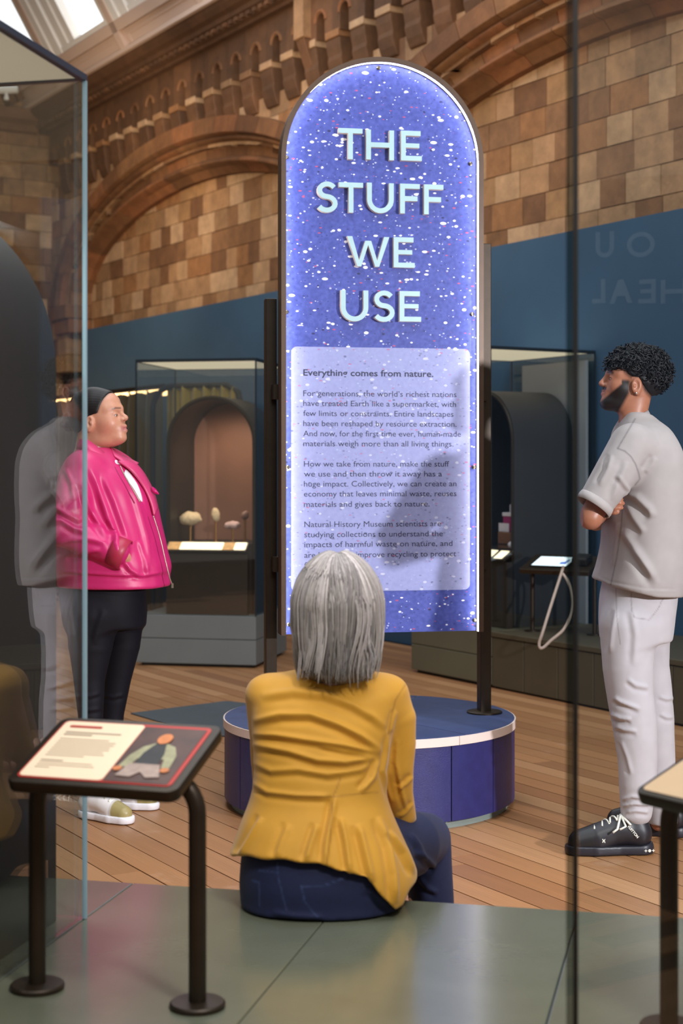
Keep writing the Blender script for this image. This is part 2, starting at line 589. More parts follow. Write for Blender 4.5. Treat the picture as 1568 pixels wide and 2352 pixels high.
for i in range(6):
    xa = -9.10 + RP * (i - 1)
    mb = MB()
    for (x0, x1, l0, l1) in ((xa + .15, xa + RP - .15, -.07, -.05), (xa + .15, xa + RP - .15, .12, .14), (xa + .15, xa + .17, -.05, .12), (xa + RP - .17, xa + RP - .15, -.05, .12)):
        slab(x0, x1, l0, l1, 0.0, 0.03, mb)
    mb.build('panel_moulding', M['ceil'], ceiling)
    slab(xa + .07, xa + RP - .07, -.03, .185, 0.004, 0.018).build('panel', M['ceil'], ceiling)
    wn = slab(xa + 0.06, xa + RP - .06, 0.30, 3.4, -0.14, -0.10).build('window_%d' % (i + 1), M['sky'])
    wn.location, wn.rotation_euler = wall_back.location, wall_back.rotation_euler
    tag(wn, 'bright roof window in the ceiling slope', kind='structure')
    for (x0, x1, h1) in ((xa + .06, xa + .20, .06), (xa + .22, xa + .40, .04), (xa + .44, xa + .60, .02), (xa + .62, xa + .76, .0), (xa + RP - .16, xa + RP - .06, .05)):
        slab(x0, x1, 0.30, 3.4, -0.10, h1).build('window_frame', M['white'], wn)
    slab(xa + .06, xa + RP - .06, 0.30, 0.36, -0.10, 0.03).build('window_frame', M['white'], wn)

# ---- end wall on the left
ew = MB()
ew.box(-10.9, -10.47, -6.0, 0.6, 0.0, 8.5)
wall_left = ew.build('wall_left', M['mortar'])
wall_left.location, wall_left.rotation_euler = wall_back.location, wall_back.rotation_euler
tag(wall_left, 'pale terracotta block end wall with gable', kind='structure')
def turn_left(o, y0, y1, z0, z1, px_, depth, g):
    o.rotation_euler = (0, 0, math.pi / 2)
    o.location = (px_ + depth, (y0 + y1) / 2, (z0 + z1) / 2)
    o.scale = (y1 - y0 - g, depth, z1 - z0 - g)
MB().box(-10.47, -10.43, -6.0, -0.3, 0.0, 1.99).build('dado_panel', M['cornice'], wall_left)
z = 2.0
while z < 7.6:
    y = -3.4 + random.uniform(0, .2)
    while y < 0.1:
        w = random.choice((0.26, 0.32, 0.40, 0.48))
        if z > 5.7 and (5.72 - 0) + (-(y + w / 2) - 0.33) / C60 * S60 < z - 0.1:
            y += w; continue
        brick(y, min(y + w, 0.15), z, z + CH, -10.5, 0.06, wall_left, turn_left)
        y += w
    z += CH
t2 = MB()
t2.prism([(-10.5, 5.40), (-10.36, 5.42), (-10.32, 5.50), (-10.24, 5.54), (-10.20, 5.66), (-10.5, 5.66)], -5.5, -0.2, 'y')
trim2 = t2.build('trim_2', M['cornice'])
trim2.location, trim2.rotation_euler = wall_back.location, wall_back.rotation_euler
tag(trim2, 'moulded cornice across the end wall', kind='structure')
t3 = slab(-10.44, -10.26, 0.1, 3.6, 0.0, 0.22)
slab(-10.44, -10.18, 0.1, 3.6, 0.06, 0.13, t3)
trim3 = t3.build('trim_3', M['cornice'])
trim3.location, trim3.rotation_euler = wall_back.location, wall_back.rotation_euler
tag(trim3, 'brown sloping moulding of the gable', kind='structure')

# ---- security camera on the cornice corner
cctv = empty('security_camera', wl(-9.9, -0.75, 5.66))
mb = MB().lathe([(0.03, 0), (0.03, 0.03), (0.02, 0.05), (0.02, 0.09)], n=12)
mb.build('bracket', M['white'], cctv, smooth=True)
mb = MB().tube([(-0.13, -0.02, 0.11), (-0.12, -0.02, 0.11), (0.12, 0.03, 0.13), (0.13, 0.03, 0.13)], [0.035, 0.045, 0.045, 0.035], 12)
mb.build('housing', M['white'], cctv, smooth=True)
MB().tube([(-0.15, -0.024, 0.108), (-0.125, -0.02, 0.11)], 0.036, 12).build('lens_ring', M['black'], cctv, smooth=True)
tag(cctv, 'small white security camera on the cornice at the wall corner', 'camera')

# ---- blue partition in front of the wall
bp_ = MB().box(-9.30, 2.4, -0.045, -0.006, 0.0, 2.96)
part = bp_.build('partition', M['blue'])
part.location, part.rotation_euler = wall_back.location, wall_back.rotation_euler
tag(part, 'long blue painted partition below the terracotta arches', 'partition')

# ---- floor of narrow boards
flo = MB().box(-16, 14, -12.5, 0.3, -0.06, -0.006)
M['floor_base'] = pmat('dark_floor_joint', (58, 34, 20), 0.8, 0, 0.1, 10)
floor = flo.build('floor', M['floor_base'])
floor.location, floor.rotation_euler = wall_back.location, wall_back.rotation_euler
tag(floor, 'worn orange brown floor of narrow wooden boards', kind='structure')
def woodmat():
    m, nt, b = newmat('worn_floorboard')
    oi = N(nt, 'ShaderNodeObjectInfo')
    rp = N(nt, 'ShaderNodeValToRGB')
    el = rp.color_ramp.elements
    cols = [(146, 102, 64), (168, 120, 78), (156, 108, 68), (182, 136, 94), (142, 96, 60), (174, 126, 84)]
    while len(el) < len(cols): el.new(0.5)
    for i, c in enumerate(cols):
        el[i].position = i / (len(cols) - 1)
        el[i].color = lin(c) + (1,)
    nt.links.new(oi.outputs['Random'], rp.inputs['Fac'])
    co = objco(nt, (1.6, 26, 26))
    ad = N(nt, 'ShaderNodeVectorMath', operation='ADD')
    nt.links.new(co, ad.inputs[0])
    nt.links.new(oi.outputs['Location'], ad.inputs[1])
    nz = N(nt, 'ShaderNodeTexNoise')
    nz.inputs['Scale'].default_value = 2.2
    nz.inputs['Detail'].default_value = 8
    nt.links.new(ad.outputs[0], nz.inputs['Vector'])
    mr = N(nt, 'ShaderNodeMapRange')
    mr.inputs['From Min'].default_value = 0.3
    mr.inputs['From Max'].default_value = 0.7
    mr.inputs['To Min'].default_value = 0.74
    mr.inputs['To Max'].default_value = 1.22
    nt.links.new(nz.outputs['Fac'], mr.inputs['Value'])
    sc_ = N(nt, 'ShaderNodeVectorMath', operation='SCALE')
    nt.links.new(rp.outputs['Color'], sc_.inputs[0])
    nt.links.new(mr.outputs['Result'], sc_.inputs['Scale'])
    # pale scuffs of wear
    g = N(nt, 'ShaderNodeNewGeometry')
    n3 = N(nt, 'ShaderNodeTexNoise')
    n3.inputs['Scale'].default_value = 2.6
    n3.inputs['Detail'].default_value = 9
    n3.inputs['Roughness'].default_value = 0.7
    nt.links.new(g.outputs['Position'], n3.inputs['Vector'])
    r3 = N(nt, 'ShaderNodeMapRange')
    r3.inputs['From Min'].default_value = 0.60
    r3.inputs['From Max'].default_value = 0.80
    r3.inputs['To Max'].default_value = 0.55
    nt.links.new(n3.outputs['Fac'], r3.inputs['Value'])
    mx = N(nt, 'ShaderNodeMix', data_type='RGBA')
    mx.inputs['B'].default_value = lin((206, 172, 146)) + (1,)
    nt.links.new(r3.outputs['Result'], mx.inputs['Factor'])
    nt.links.new(sc_.outputs['Vector'], mx.inputs['A'])
    nt.links.new(mx.outputs['Result'], b.inputs['Base Color'])
    b.inputs['Roughness'].default_value = 0.42
    bp = N(nt, 'ShaderNodeBump')
    bp.inputs['Strength'].default_value = 0.12
    bp.inputs['Distance'].default_value = 0.004
    nt.links.new(nz.outputs['Fac'], bp.inputs['Height'])
    nt.links.new(bp.outputs['Normal'], b.inputs['Normal'])
    return m
M['wood'] = woodmat()
pl0 = MB().box(-0.5, 0.5, -0.5, 0.5, -0.02, 0.0).build('plank', M['wood'], floor)
first = [True]
PW = 0.112
planks = []
y = -8.6
while y < -0.12:
    x = -11 + random.uniform(0, 1.5)
    while x < 9:
        ln = random.uniform(1.3, 2.5)
        ok = wide = False
        for t in range(9):
            p = wl(x + ln * t / 8, y)
            if 3.3 < p.y < 14.5 and abs(p.x / p.y) < 0.218 + 0.25 / p.y:
                ok = True
            if 1.0 < p.y < 16.0 and abs(p.x / p.y) < 0.218 + 2.2 / p.y:
                wide = True
        if ok or wide:
            p = wl(x + ln / 2, y)
            planks.append((p.y + (0 if ok else 100), x, ln, y))
        x += ln
    y += PW
planks.sort()
for i, (d_, x, ln, y) in enumerate([p for p in planks if p[0] < 100][:300]):
    o = pl0 if i == 0 else link_copy(pl0, 'plank', floor)
    o.location = (x + ln / 2, y + PW / 2, random.uniform(-0.0012, 0.0))
    o.scale = (ln - 0.003, PW - 0.005, 1)
nvis = min(300, sum(1 for p in planks if p[0] < 100))
if len(planks) > nvis:
    mb = MB()
    for (d_, x, ln, y) in planks[nvis:]:
        mb.box(x, x + ln - 0.003, y, y + PW - 0.0035, -0.02, 0.0)
    tag(mb.build('far_planks', M['wood'], floor), kind='stuff')
print('bricks', nb, 'planks', len(planks), sum(1 for p in planks if p[0] < 100), len(wall_back.children), len(wall_left.children))

# ---- curtains along the far left wall
def curtain(name, x0, x1, yc, z0, z1, folds, amp, mat, parent=None):
    mb = MB()
    n = folds * 8
    vs, fs = [], []
    for j, zz in enumerate((z0, z0 + (z1 - z0) * .5, z1 - 0.12, z1 - 0.03, z1)):
        a = amp * (1, .95, .7, .5, .6)[j]
        for k in range(n + 1):
            t = k / n
            ph = 2 * math.pi * folds * t + 0.6 * math.sin(9 * t)
            vs.append((x0 + (x1 - x0) * t, yc + a * math.sin(ph), zz + (0.03 * math.sin(ph * 1.0 + 1.0) * math.sin(ph * .5) if j == 4 else 0)))
    for j in range(4):
        for k in range(n):
            fs.append((j * (n + 1) + k, j * (n + 1) + k + 1, (j + 1) * (n + 1) + k + 1, (j + 1) * (n + 1) + k))
    mb.add(vs, fs)
    o = mb.build(name, mat, parent, smooth='all', fixn=False)
    so = o.modifiers.new('thick', 'SOLIDIFY'); so.thickness = 0.006
    return o
M['curt'] = pmat('dark_olive_curtain', (70, 60, 34), 0.85, 0, 0.15, 6, sheen=0.3)
M['curt2'] = pmat('gold_olive_curtain', (128, 104, 26), 0.8, 0, 0.12, 6, sheen=0.3)
cur = empty('curtain', wl(-7.95, -0.75, 0), WROT)
curtain('cloth', -2.45, 2.45, 0, 0.05, 2.085, 23, 0.05, M['curt'], cur)
MB().tube([(-2.5, 0, 2.13), (2.5, 0, 2.13)], 0.02, 8).build('rail', M['black'], cur)
led = MB()
MB().box(-2.45, 2.45, 0.06, 0.10, 2.05, 2.11).build('led_strip', emat('warm_led', (255, 205, 140), 5.0), cur)
tag(cur, 'dark olive curtain with a warm lit top along the far wall', 'curtain')
# ================================================================== FOREGROUND BENCH
BROT = math.radians(-13.0)
BX, BY = math.cos(BROT), math.sin(BROT)
BO = (-0.50, 3.77)                                  # far end of the first seam
BZ = 0.38
def bl(x, y, z=0.0):
    return Vector((BO[0] + BX * x - BY * y, BO[1] + BY * x + BX * y, z))
bench_lab = ['olive bench module under the left glass case',
             'olive bench module in front of the small red edged reading stand',
             'wide olive bench module the grey haired person sits on',
             'olive bench module at the lower right beyond the tall glass joint']
for i, (x0, x1) in enumerate(((-1.35, 0.0), (0.0, 0.52), (0.52, 1.06), (1.06, 2.3))):
    b = empty('bench_module', bl(x0, -0.97), BROT)
    MB().box(0.001, x1 - x0 - 0.001, 0.0, 0.97, 0.06, BZ).build('body', M['bench'], b, bevel=0.0025)
    MB().box(0.02, x1 - x0 - 0.02, 0.05, 0.92, 0.0, 0.06).build('toe_kick', M['black'], b)
    tag(b, bench_lab[i], 'bench', 'olive bench modules in the foreground')

# ---- glass display cases
def display_case(name, loc, rz, w, d, z0, z1, label, lid=0.035, edge=0.006, lamp_e=0.0, back=None):
    """glass box: local x 0..w to the right, y 0..d to the back; z0 is the height of the glass foot"""
    c = empty(name, (loc[0], loc[1], z0), rz)
    h = z1 - z0
    t = 0.010
    MB().box(0, w, 0, t, 0.004, h).build('pane', M['glass'], c)
    MB().box(0, w, d - t, d, 0.004, h).build('pane', M['glass'], c)
    MB().box(0, t, t + .001, d - t - .001, 0.004, h).build('pane', M['glass'], c)
    MB().box(w - t, w, t + .001, d - t - .001, 0.004, h).build('pane', M['glass'], c)
    for (x, y) in ((0, 0), (w, 0), (0, d), (w, d)):
        MB().box(x - edge / 2, x + edge / 2, y - edge / 2, y + edge / 2, 0.0, h).build('corner_joint', M['glass_edge'] if edge < 0.009 else M['case_edge'], c)
    mb = MB()
    for (x0, x1, y0, y1) in ((-.004, w + .004, -.004, .012), (-.004, w + .004, d - .012, d + .004), (-.004, .012, .012, d - .012), (w - .012, w + .004, .012, d - .012)):
        mb.box(x0, x1, y0, y1, h, h + lid)
    mb.build('lid_frame', M['case_edge'], c)
    MB().box(.012, w - .012, .012, d - .012, h + .004, h + lid - .004).build('light_panel', M['lightpanel'], c)
    tag(c, label, 'display case')
    return c
M['case_edge'] = pmat('slate_blue_case_frame', (66, 74, 92), 0.4, 0.3, 0.05, 10)
M['lightpanel'] = pmat('lit_lid_panel', (222, 212, 190), 0.7, 0, 0.03, 3, emit=(255, 240, 210), estr=0.28)

def alcove(name, loc, rz, w, h, d, label, mat, back_mat=None, floor_h=0.5, wall_t=0.03):
    """round-headed open-fronted niche; local y 0 is the open front, d the back"""
    a = empty(name, loc, rz)
    n = 28
    outer = archpoly(w, h, n)
    inner = archpoly(w, h, n, wall_t)
    m_ = len(outer)
    vs = [(p[0], 0, p[1]) for p in outer] + [(p[0], 0, p[1]) for p in inner] + [(p[0], d, p[1]) for p in outer] + [(p[0], d, p[1]) for p in inner]
    fs = []
    for i in range(1, m_ if False else m_):
        j = (i + 1) % m_
        fs += [(i, j, m_ + j, m_ + i), (2 * m_ + i, 3 * m_ + i, 3 * m_ + j, 2 * m_ + j), (i, 2 * m_ + i, 2 * m_ + j, j), (m_ + i, m_ + j, 3 * m_ + j, 3 * m_ + i)]
    mb = MB(); mb.add(vs, fs)
    mb.build('shell', mat, a, smooth=True, fixn=False)
    MB().prism(archpoly(w, h, n, wall_t * .5), d - 0.02, d - 0.002).build('back_panel', back_mat or mat, a)
    MB().box(-w / 2 + wall_t, w / 2 - wall_t, 0.012, d - 0.025, 0.0, floor_h).build('base_block', mat, a)
    rim = [(p[0] * (1 - wall_t / w), 0.0, p[1] - (wall_t / 2 if k > 1 else 0)) for k, p in enumerate(outer)]
    MB().tube(rim[1:] + rim[:1], 0.012, 6).build('rim', M['metal'], a, smooth=True)
    tag(a, label, 'alcove')
    return a

# near left case: far right corner at (-0.568, 3.47), standing on the bench
cw, cd_ = 0.95, 0.86
fx, fy = -0.568, 3.47
near = display_case('display_case', (fx - cw * BX + cd_ * BY, fy - cw * BY - cd_ * BX), BROT, cw, cd_, BZ + 0.001, 2.235, 'tall glass case at the left standing on the bench, nearest to the viewer', lid=0.014, edge=0.0085)
c0 = Vector((fx, fy, 0))
ap = c0 + Vector((BX, BY, 0)) * (-0.055 - 0.41) + Vector((-BY, BX, 0)) * (-0.03 - 0.60)
lamp('case_lamp', 'SPOT', tuple(c0 + Vector((BX, BY, 0)) * -0.30 + Vector((-BY, BX, 0)) * -0.35 + Vector((0, 0, 2.22))), tuple(c0 + Vector((BX, BY, 0)) * -0.35 + Vector((-BY, BX, 0)) * -0.3 + Vector((0, 0, 0.5))), 26, (1.0, 0.97, 0.92), spot_size=math.radians(120), spot_blend=0.6, shadow_soft_size=0.04)
alcove('arched_alcove', (ap.x, ap.y, BZ + 0.001), BROT, 0.82, 1.62, 0.60, 'large charcoal round topped alcove inside the nearest glass case', M['alcove'], floor_h=0.45)

# ---- reading stands
def reading_stand(name, c, rz, tilt, w, d, label, photo=True, warm=True, post_x=None, post_y=0.0):
    s = empty(name, (c[0], c[1], BZ), rz)
    zc = c[2] - BZ
    R = Matrix.Translation((0, 0, zc)) @ Matrix.Rotation(math.radians(tilt), 4, 'X')
    b = MB().prism(rrect(-w / 2, w / 2, -d / 2, d / 2, 0.022), -0.024, 0.0, 'z').build('board', M['metal'], s, bevel=0.004, M=R, smooth=True)
    if photo:
        MB().prism(rrect(-w / 2 + .016, w / 2 - .016, -d / 2 + .016, d / 2 - .016, 0.012), 0.0003, 0.0014, 'z').build('red_print', M['red_print'], b, M=R)
        MB().prism(rrect(-w / 2 + .02, 0.018, -d / 2 + .02, d / 2 - .02, 0.010), 0.0016, 0.0024, 'z').build('text_sheet', M['sheet'], b, M=R)
        MB().prism(rrect(0.02, w / 2 - .024, -d / 2 + .02, d / 2 - .026, 0.003), 0.0016, 0.0024, 'z').build('photo_print', M['photo_bg'], b, M=R)
        pr = bpy.data.objects[[o.name for o in b.children if o.name.startswith('photo_print')][0]]
        px0, py0 = 0.078, 0.0
        def flat(name_, poly, z_, mat):
            MB().prism([(px0 + p[0], py0 + p[1]) for p in poly], z_, z_ + 0.0006, 'z').build(name_, mat, pr, M=R)
        flat('jacket', [(-.050, -.052), (-.044, -.01), (-.03, .022), (-.012, .036), (.016, .036), (.034, .026), (.048, -.004), (.052, -.05), (.036, -.05), (.03, -.02), (-.024, -.02), (-.03, -.052)], 0.0026, M['ph_jacket'])
        flat('shirt', [(-.022, -.04), (-.02, .0), (-.008, .035), (.012, .035), (.022, .0), (.026, -.04)], 0.0033, M['ph_shirt'])
        flat('trousers', [(-.042, -.084), (-.03, -.04), (.03, -.04), (.046, -.082), (.02, -.086), (.002, -.068), (-.012, -.086)], 0.0036, M['ph_trousers'])
        flat('head', [(.002 + .0145 * math.cos(a * .314) , .052 + .019 * math.sin(a * .314)) for a in range(20)], 0.004, M['ph_skin'])
        flat('hand', [(-.047 + .009 * math.cos(a * .524), -.060 + .008 * math.sin(a * .524)) for a in range(12)], 0.004, M['ph_skin'])
        flat('hand', [(.047 + .009 * math.cos(a * .524), -.058 + .008 * math.sin(a * .524)) for a in range(12)], 0.004, M['ph_skin'])
        ts = bpy.data.objects[[o.name for o in b.children if o.name.startswith('text_sheet')][0]]
        MB().prism(rrect(-w / 2 + .036, -w / 2 + .106, d / 2 - .044, d / 2 - .036, 0.004), 0.0026, 0.0032, 'z').build('heading_bar', M['red_print'], ts, M=R)
        yy = d / 2 - .060
        for k, (ln, th) in enumerate(((.118, .0042), (.060, .0042), (0, 0), (.104, .0022), (.122, .0022), (.122, .0022), (.118, .0022), (.120, .0022), (.112, .0022), (.118, .0022), (.08, .0022), (0, 0), (.046, .0036), (.11, .002), (.118, .002), (.03, .002))):
            if ln:
                MB().box(-w / 2 + .038, -w / 2 + .038 + ln, yy - th, yy, 0.0026, 0.003).build('text_line', M['ink_soft'], ts, M=R)
            yy -= .0088
    else:
        MB().prism(rrect(-w / 2 + .012, w / 2 - .012, -d / 2 + .012, d / 2 - .012, 0.012), 0.0003, 0.0014, 'z').build('text_sheet', M['sheet_wood'], b, M=R)
    for sx in (-1, 1):
        x = sx * (w / 2 - 0.006) if post_x is None else (post_x if sx < 0 else w / 2 - 0.02)
        top = zc - 0.035
        pts = [(x, post_y, 0.012), (x, post_y, top - 0.07)]
        for k in range(1, 8):
            a_ = math.radians(80) * k / 7
            pts.append((x - sx * 0.06 * (1 - math.cos(a_)), post_y, top - 0.07 + 0.065 * math.sin(a_)))
        p = MB().tube(pts, 0.0165, 14).build('post', M['metal'], s, smooth=True)
        MB().lathe([(0.052, 0.0), (0.052, 0.007), (0.049, 0.010), (0.02, 0.011)], (x, post_y, 0.001), 28).build('foot_disc', M['metal'], p, smooth=True)
    tag(s, label, 'reading stand')
    return s
M['red_print'] = pmat('red_print', (172, 40, 28), 0.5, 0, 0.05, 10)
M['sheet'] = pmat('cream_print_sheet', (232, 208, 176), 0.6, 0, 0.02, 5, emit=(255, 222, 176), estr=0.05)  # faint glow added to the printed sheet itself, though it is no lamp
M['sheet_wood'] = pmat('beige_print_sheet', (206, 170, 132), 0.6, 0, 0.06, 5)
M['photo_bg'] = pmat('dark_brown_photo', (74, 46, 36), 0.5, 0, 0.25, 25)
M['ph_jacket'] = pmat('sage_jacket_print', (150, 146, 112), 0.6, 0, 0.2, 60)
M['ph_shirt'] = pmat('black_shirt_print', (44, 42, 42), 0.6, 0, 0.2, 60)
M['ph_trousers'] = pmat('grey_trouser_print', (160, 138, 126), 0.6, 0, 0.15, 60)
M['ph_skin'] = pmat('skin_print', (196, 118, 66), 0.6, 0, 0.15, 60)
M['ink_soft'] = pmat('grey_ink', (150, 136, 116), 0.7, 0, 0.02, 10)
reading_stand('reading_stand', (-0.425, 2.955, 0.842), math.radians(-18), 20, 0.345, 0.245, 'small slanted stand with a red edged text and photo board, front left')
reading_stand('reading_stand', (0.705, 2.69, 0.85), math.radians(-55), 20, 0.345, 0.245, 'pale topped slanted stand cut off at the right of the picture', photo=False, post_x=-0.150, post_y=-0.045)

# ---- tall glass sheet close to the viewer on the right
gs = empty('glass_screen', (0.36, 2.4, 0), BROT)
MB().box(-0.02, 0.57, -0.05, 0.05, 0.0, 0.30).build('foot', M['black'], gs)
MB().box(0.0021, 0.55, -0.005, 0.005, 0.301, 2.3).build('pane', M['glass'], gs)
MB().box(-0.0050, 0.0020, -0.0065, 0.0065, 0.301, 2.3).build('dark_joint', M['black'], gs)
MB().box(-0.0155, -0.0051, -0.0055, 0.0055, 0.301, 2.3).build('clear_edge', M['glass_edge_clear'] if 'glass_edge_clear' in M else glassmat('tinted_glass_edge', (0.55, 0.58, 0.56), 0.05), gs)
tag(gs, 'tall clear glass sheet with a thin black joint at the right', 'glass screen')

# ================================================================== THE SIGN ON ITS ROUND PLINTH
PC = (0.115, 6.48)
plinth = empty('round_plinth', (PC[0], PC[1], 0))
PR, PH = 0.60, 0.352
def arcprism(r0, r1, a0, a1, z0, z1, n=6):
    mb = MB()
    poly = [(r1 * math.cos(a0 + (a1 - a0) * k / n), r1 * math.sin(a0 + (a1 - a0) * k / n)) for k in range(n + 1)]
    poly += [(r0 * math.cos(a1 - (a1 - a0) * k / n), r0 * math.sin(a1 - (a1 - a0) * k / n)) for k in range(n + 1)]
    return mb.prism(poly, z0, z1, 'z')
M['navy'] = pmat('navy_leatherette', (38, 40, 96), 0.38, 0, 0.10, 22, 0.25, 260)
M['navy_top'] = pmat('slate_blue_top', (50, 66, 106), 0.55, 0, 0.12, 12, 0.1, 150)
M['trim_pale'] = pmat('pale_pink_trim', (224, 206, 196), 0.5, 0, 0.03, 10)
M['foot_grey'] = pmat('grey_green_foot', (124, 136, 130), 0.6, 0, 0.06, 10)
MB().lathe([(PR - 0.03, 0.0), (PR - 0.03, 0.03)], n=64).build('foot_ring', M['foot_grey'], plinth, smooth=True)
MB().lathe([(PR - 0.02, 0.03), (PR - 0.02, PH - 0.03)], n=64).build('core', M['black'], plinth, smooth=True)
na = 16
for k in range(na):
    a0, a1 = 2 * math.pi * k / na + 0.14, 2 * math.pi * (k + 1) / na + 0.14
    arcprism(PR - 0.02, PR - 0.003, a0 + 0.004, a1 - 0.004, 0.032, PH - 0.034, 8).build('side_panel', M['navy'], plinth, smooth=True)
for k in range(3):
    a0 = 2 * math.pi * k / 3 - 0.98
    arcprism(PR - 0.03, PR + 0.002, a0 + 0.002, a0 + 2 * math.pi / 3 - 0.002, PH - 0.032, PH + 0.001, 30).build('edge_trim', M['trim_pale'], plinth, smooth=True)
for k in range(3):
    a0 = 2 * math.pi * k / 3 + 1.18
    mb = MB()
    mb.prism([(0.003 * math.cos(a0 + 1.05), 0.003 * math.sin(a0 + 1.05))] + [((PR - 0.004) * math.cos(a0 + 0.004 + (2 * math.pi / 3 - 0.008) * q / 28), (PR - 0.004) * math.sin(a0 + 0.004 + (2 * math.pi / 3 - 0.008) * q / 28)) for q in range(29)], PH - 0.02, PH + 0.003, 'z')
    mb.build('top_panel', M['navy_top'], plinth)
MB().lathe([(PR - 0.05, PH - 0.02), (PR - 0.05, PH + 0.0015)], n=48).build('seam_fill', M['trim_pale'], plinth, smooth=True)
tag(plinth, 'low round navy plinth with a pale rim under the blue sign', 'plinth')

# sign
SA = math.radians(10.4)
SCX, SCY, SZ0, SZ1, SW = 0.1615, 6.375, 0.708, 3.036, 0.834
sex, sey = math.cos(SA), math.sin(SA)
sign = empty('exhibition_sign', (SCX, SCY, PH + 0.0035), SA)
sign.location = (SCX, SCY, PH + 0.0035)
SB = SZ0 - sign.location.z          # local height of the board's lower edge
ST = SZ1 - sign.location.z
def sg(x, y, yo=0.0):
    """pixel -> (u, z) on the sign board's plane (shifted by yo towards the viewer)"""
    r = (x - 784.0) / F_PX
    cx, cy = SCX + sey * yo, SCY - sex * yo
    u = (r * cy - cx) / (sex - r * sey)
    D = cy + u * sey
    return u, CAM_H + (HOR - y) / F_PX * D - sign.location.z

def signmat(name, base, wash, deep):
    m, nt, b = newmat(name)
    tc = N(nt, 'ShaderNodeTexCoord')
    def fleck(scl, rot, thr, size, col_lo=0.0):
        mp = N(nt, 'ShaderNodeMapping')
        mp.inputs['Scale'].default_value = scl
        mp.inputs['Rotation'].default_value = rot
        nt.links.new(tc.outputs['Object'], mp.inputs['Vector'])
        wob = N(nt, 'ShaderNodeTexNoise'); wob.inputs['Scale'].default_value = 1.4; wob.inputs['Detail'].default_value = 3
        nt.links.new(mp.outputs['Vector'], wob.inputs['Vector'])
        ad = N(nt, 'ShaderNodeMix', data_type='VECTOR'); ad.inputs['Factor'].default_value = 0.10
        nt.links.new(mp.outputs['Vector'], ad.inputs['A']); nt.links.new(wob.outputs['Color'], ad.inputs['B'])
        vo = N(nt, 'ShaderNodeTexVoronoi'); vo.voronoi_dimensions = '3D'; vo.inputs['Scale'].default_value = 1.0
        nt.links.new(ad.outputs['Result'], vo.inputs['Vector'])
        sp = N(nt, 'ShaderNodeSeparateColor'); nt.links.new(vo.outputs['Color'], sp.inputs['Color'])
        mr = N(nt, 'ShaderNodeMapRange'); mr.inputs['From Min'].default_value = thr; mr.inputs['From Max'].default_value = 1.0
        mr.inputs['To Min'].default_value = 0.0; mr.inputs['To Max'].default_value = size
        nt.links.new(sp.outputs['Red'], mr.inputs['Value'])
        sub = N(nt, 'ShaderNodeMath', operation='SUBTRACT'); nt.links.new(mr.outputs['Result'], sub.inputs[0]); nt.links.new(vo.outputs['Distance'], sub.inputs[1])
        ms = N(nt, 'ShaderNodeMapRange'); ms.inputs['From Min'].default_value = 0.0; ms.inputs['From Max'].default_value = 0.05
        nt.links.new(sub.outputs[0], ms.inputs['Value'])
        return ms.outputs['Result'], sp
    big = N(nt, 'ShaderNodeTexNoise'); big.inputs['Scale'].default_value = 60; big.inputs['Detail'].default_value = 5
    nt.links.new(tc.outputs['Object'], big.inputs['Vector'])
    rp = N(nt, 'ShaderNodeValToRGB')
    rp.color_ramp.elements[0].position = 0.3; rp.color_ramp.elements[1].position = 0.72
    rp.color_ramp.elements[0].color = lin(deep) + (1,); rp.color_ramp.elements[1].color = lin(base) + (1,)
    nt.links.new(big.outputs['Fac'], rp.inputs['Fac'])
    cur_ = rp.outputs['Color']
    for scl, rot, thr, size, col, amt in (((70, 70, 110), (0, 0.1, 0), 0.74, 0.42, (40, 42, 90), 0.5), ((55, 55, 120), (0, -0.12, 0), 0.88, 0.40, (186, 80, 110), 0.8), ((48, 48, 75), (0, 0.5, 0), 0.93, 0.36, (34, 36, 70), 0.8),
                                          ((46, 46, 70), (0, 0.25, 0), 0.79, 0.42, (238, 240, 250), wash), ((30, 30, 66), (0, -0.15, 0), 0.86, 0.42, (246, 246, 252), wash), ((90, 90, 120), (0, -0.3, 0), 0.80, 0.42, (206, 214, 246), wash * .7)):
        f_, sp = fleck(scl, rot, thr, size)
        mx = N(nt, 'ShaderNodeMix', data_type='RGBA'); mx.inputs['B'].default_value = lin(col) + (1,)
        mu = N(nt, 'ShaderNodeMath', operation='MULTIPLY'); mu.inputs[1].default_value = amt if wash == 1.0 else amt * 0.7; nt.links.new(f_, mu.inputs[0])
        nt.links.new(mu.outputs[0], mx.inputs['Factor']); nt.links.new(cur_, mx.inputs['A'])
        cur_ = mx.outputs['Result']
    nt.links.new(cur_, b.inputs['Base Color'])
    b.inputs['Roughness'].default_value = 0.5
    b.inputs['Specular IOR Level'].default_value = 0.3
    return m
M['sign'] = signmat('blue_recycled_plastic', (80, 93, 176), 1.0, (60, 72, 148))
M['sign_text'] = signmat('pale_printed_panel', (152, 159, 206), 0.55, (143, 150, 198))
FT = 0.019
ap_ = archpoly(SW - 2 * FT, ST - SB - FT, 48)
board = MB().prism([(p[0], p[1] + SB) for p in ap_], -0.004, 0.02).build('board', M['sign'], sign)
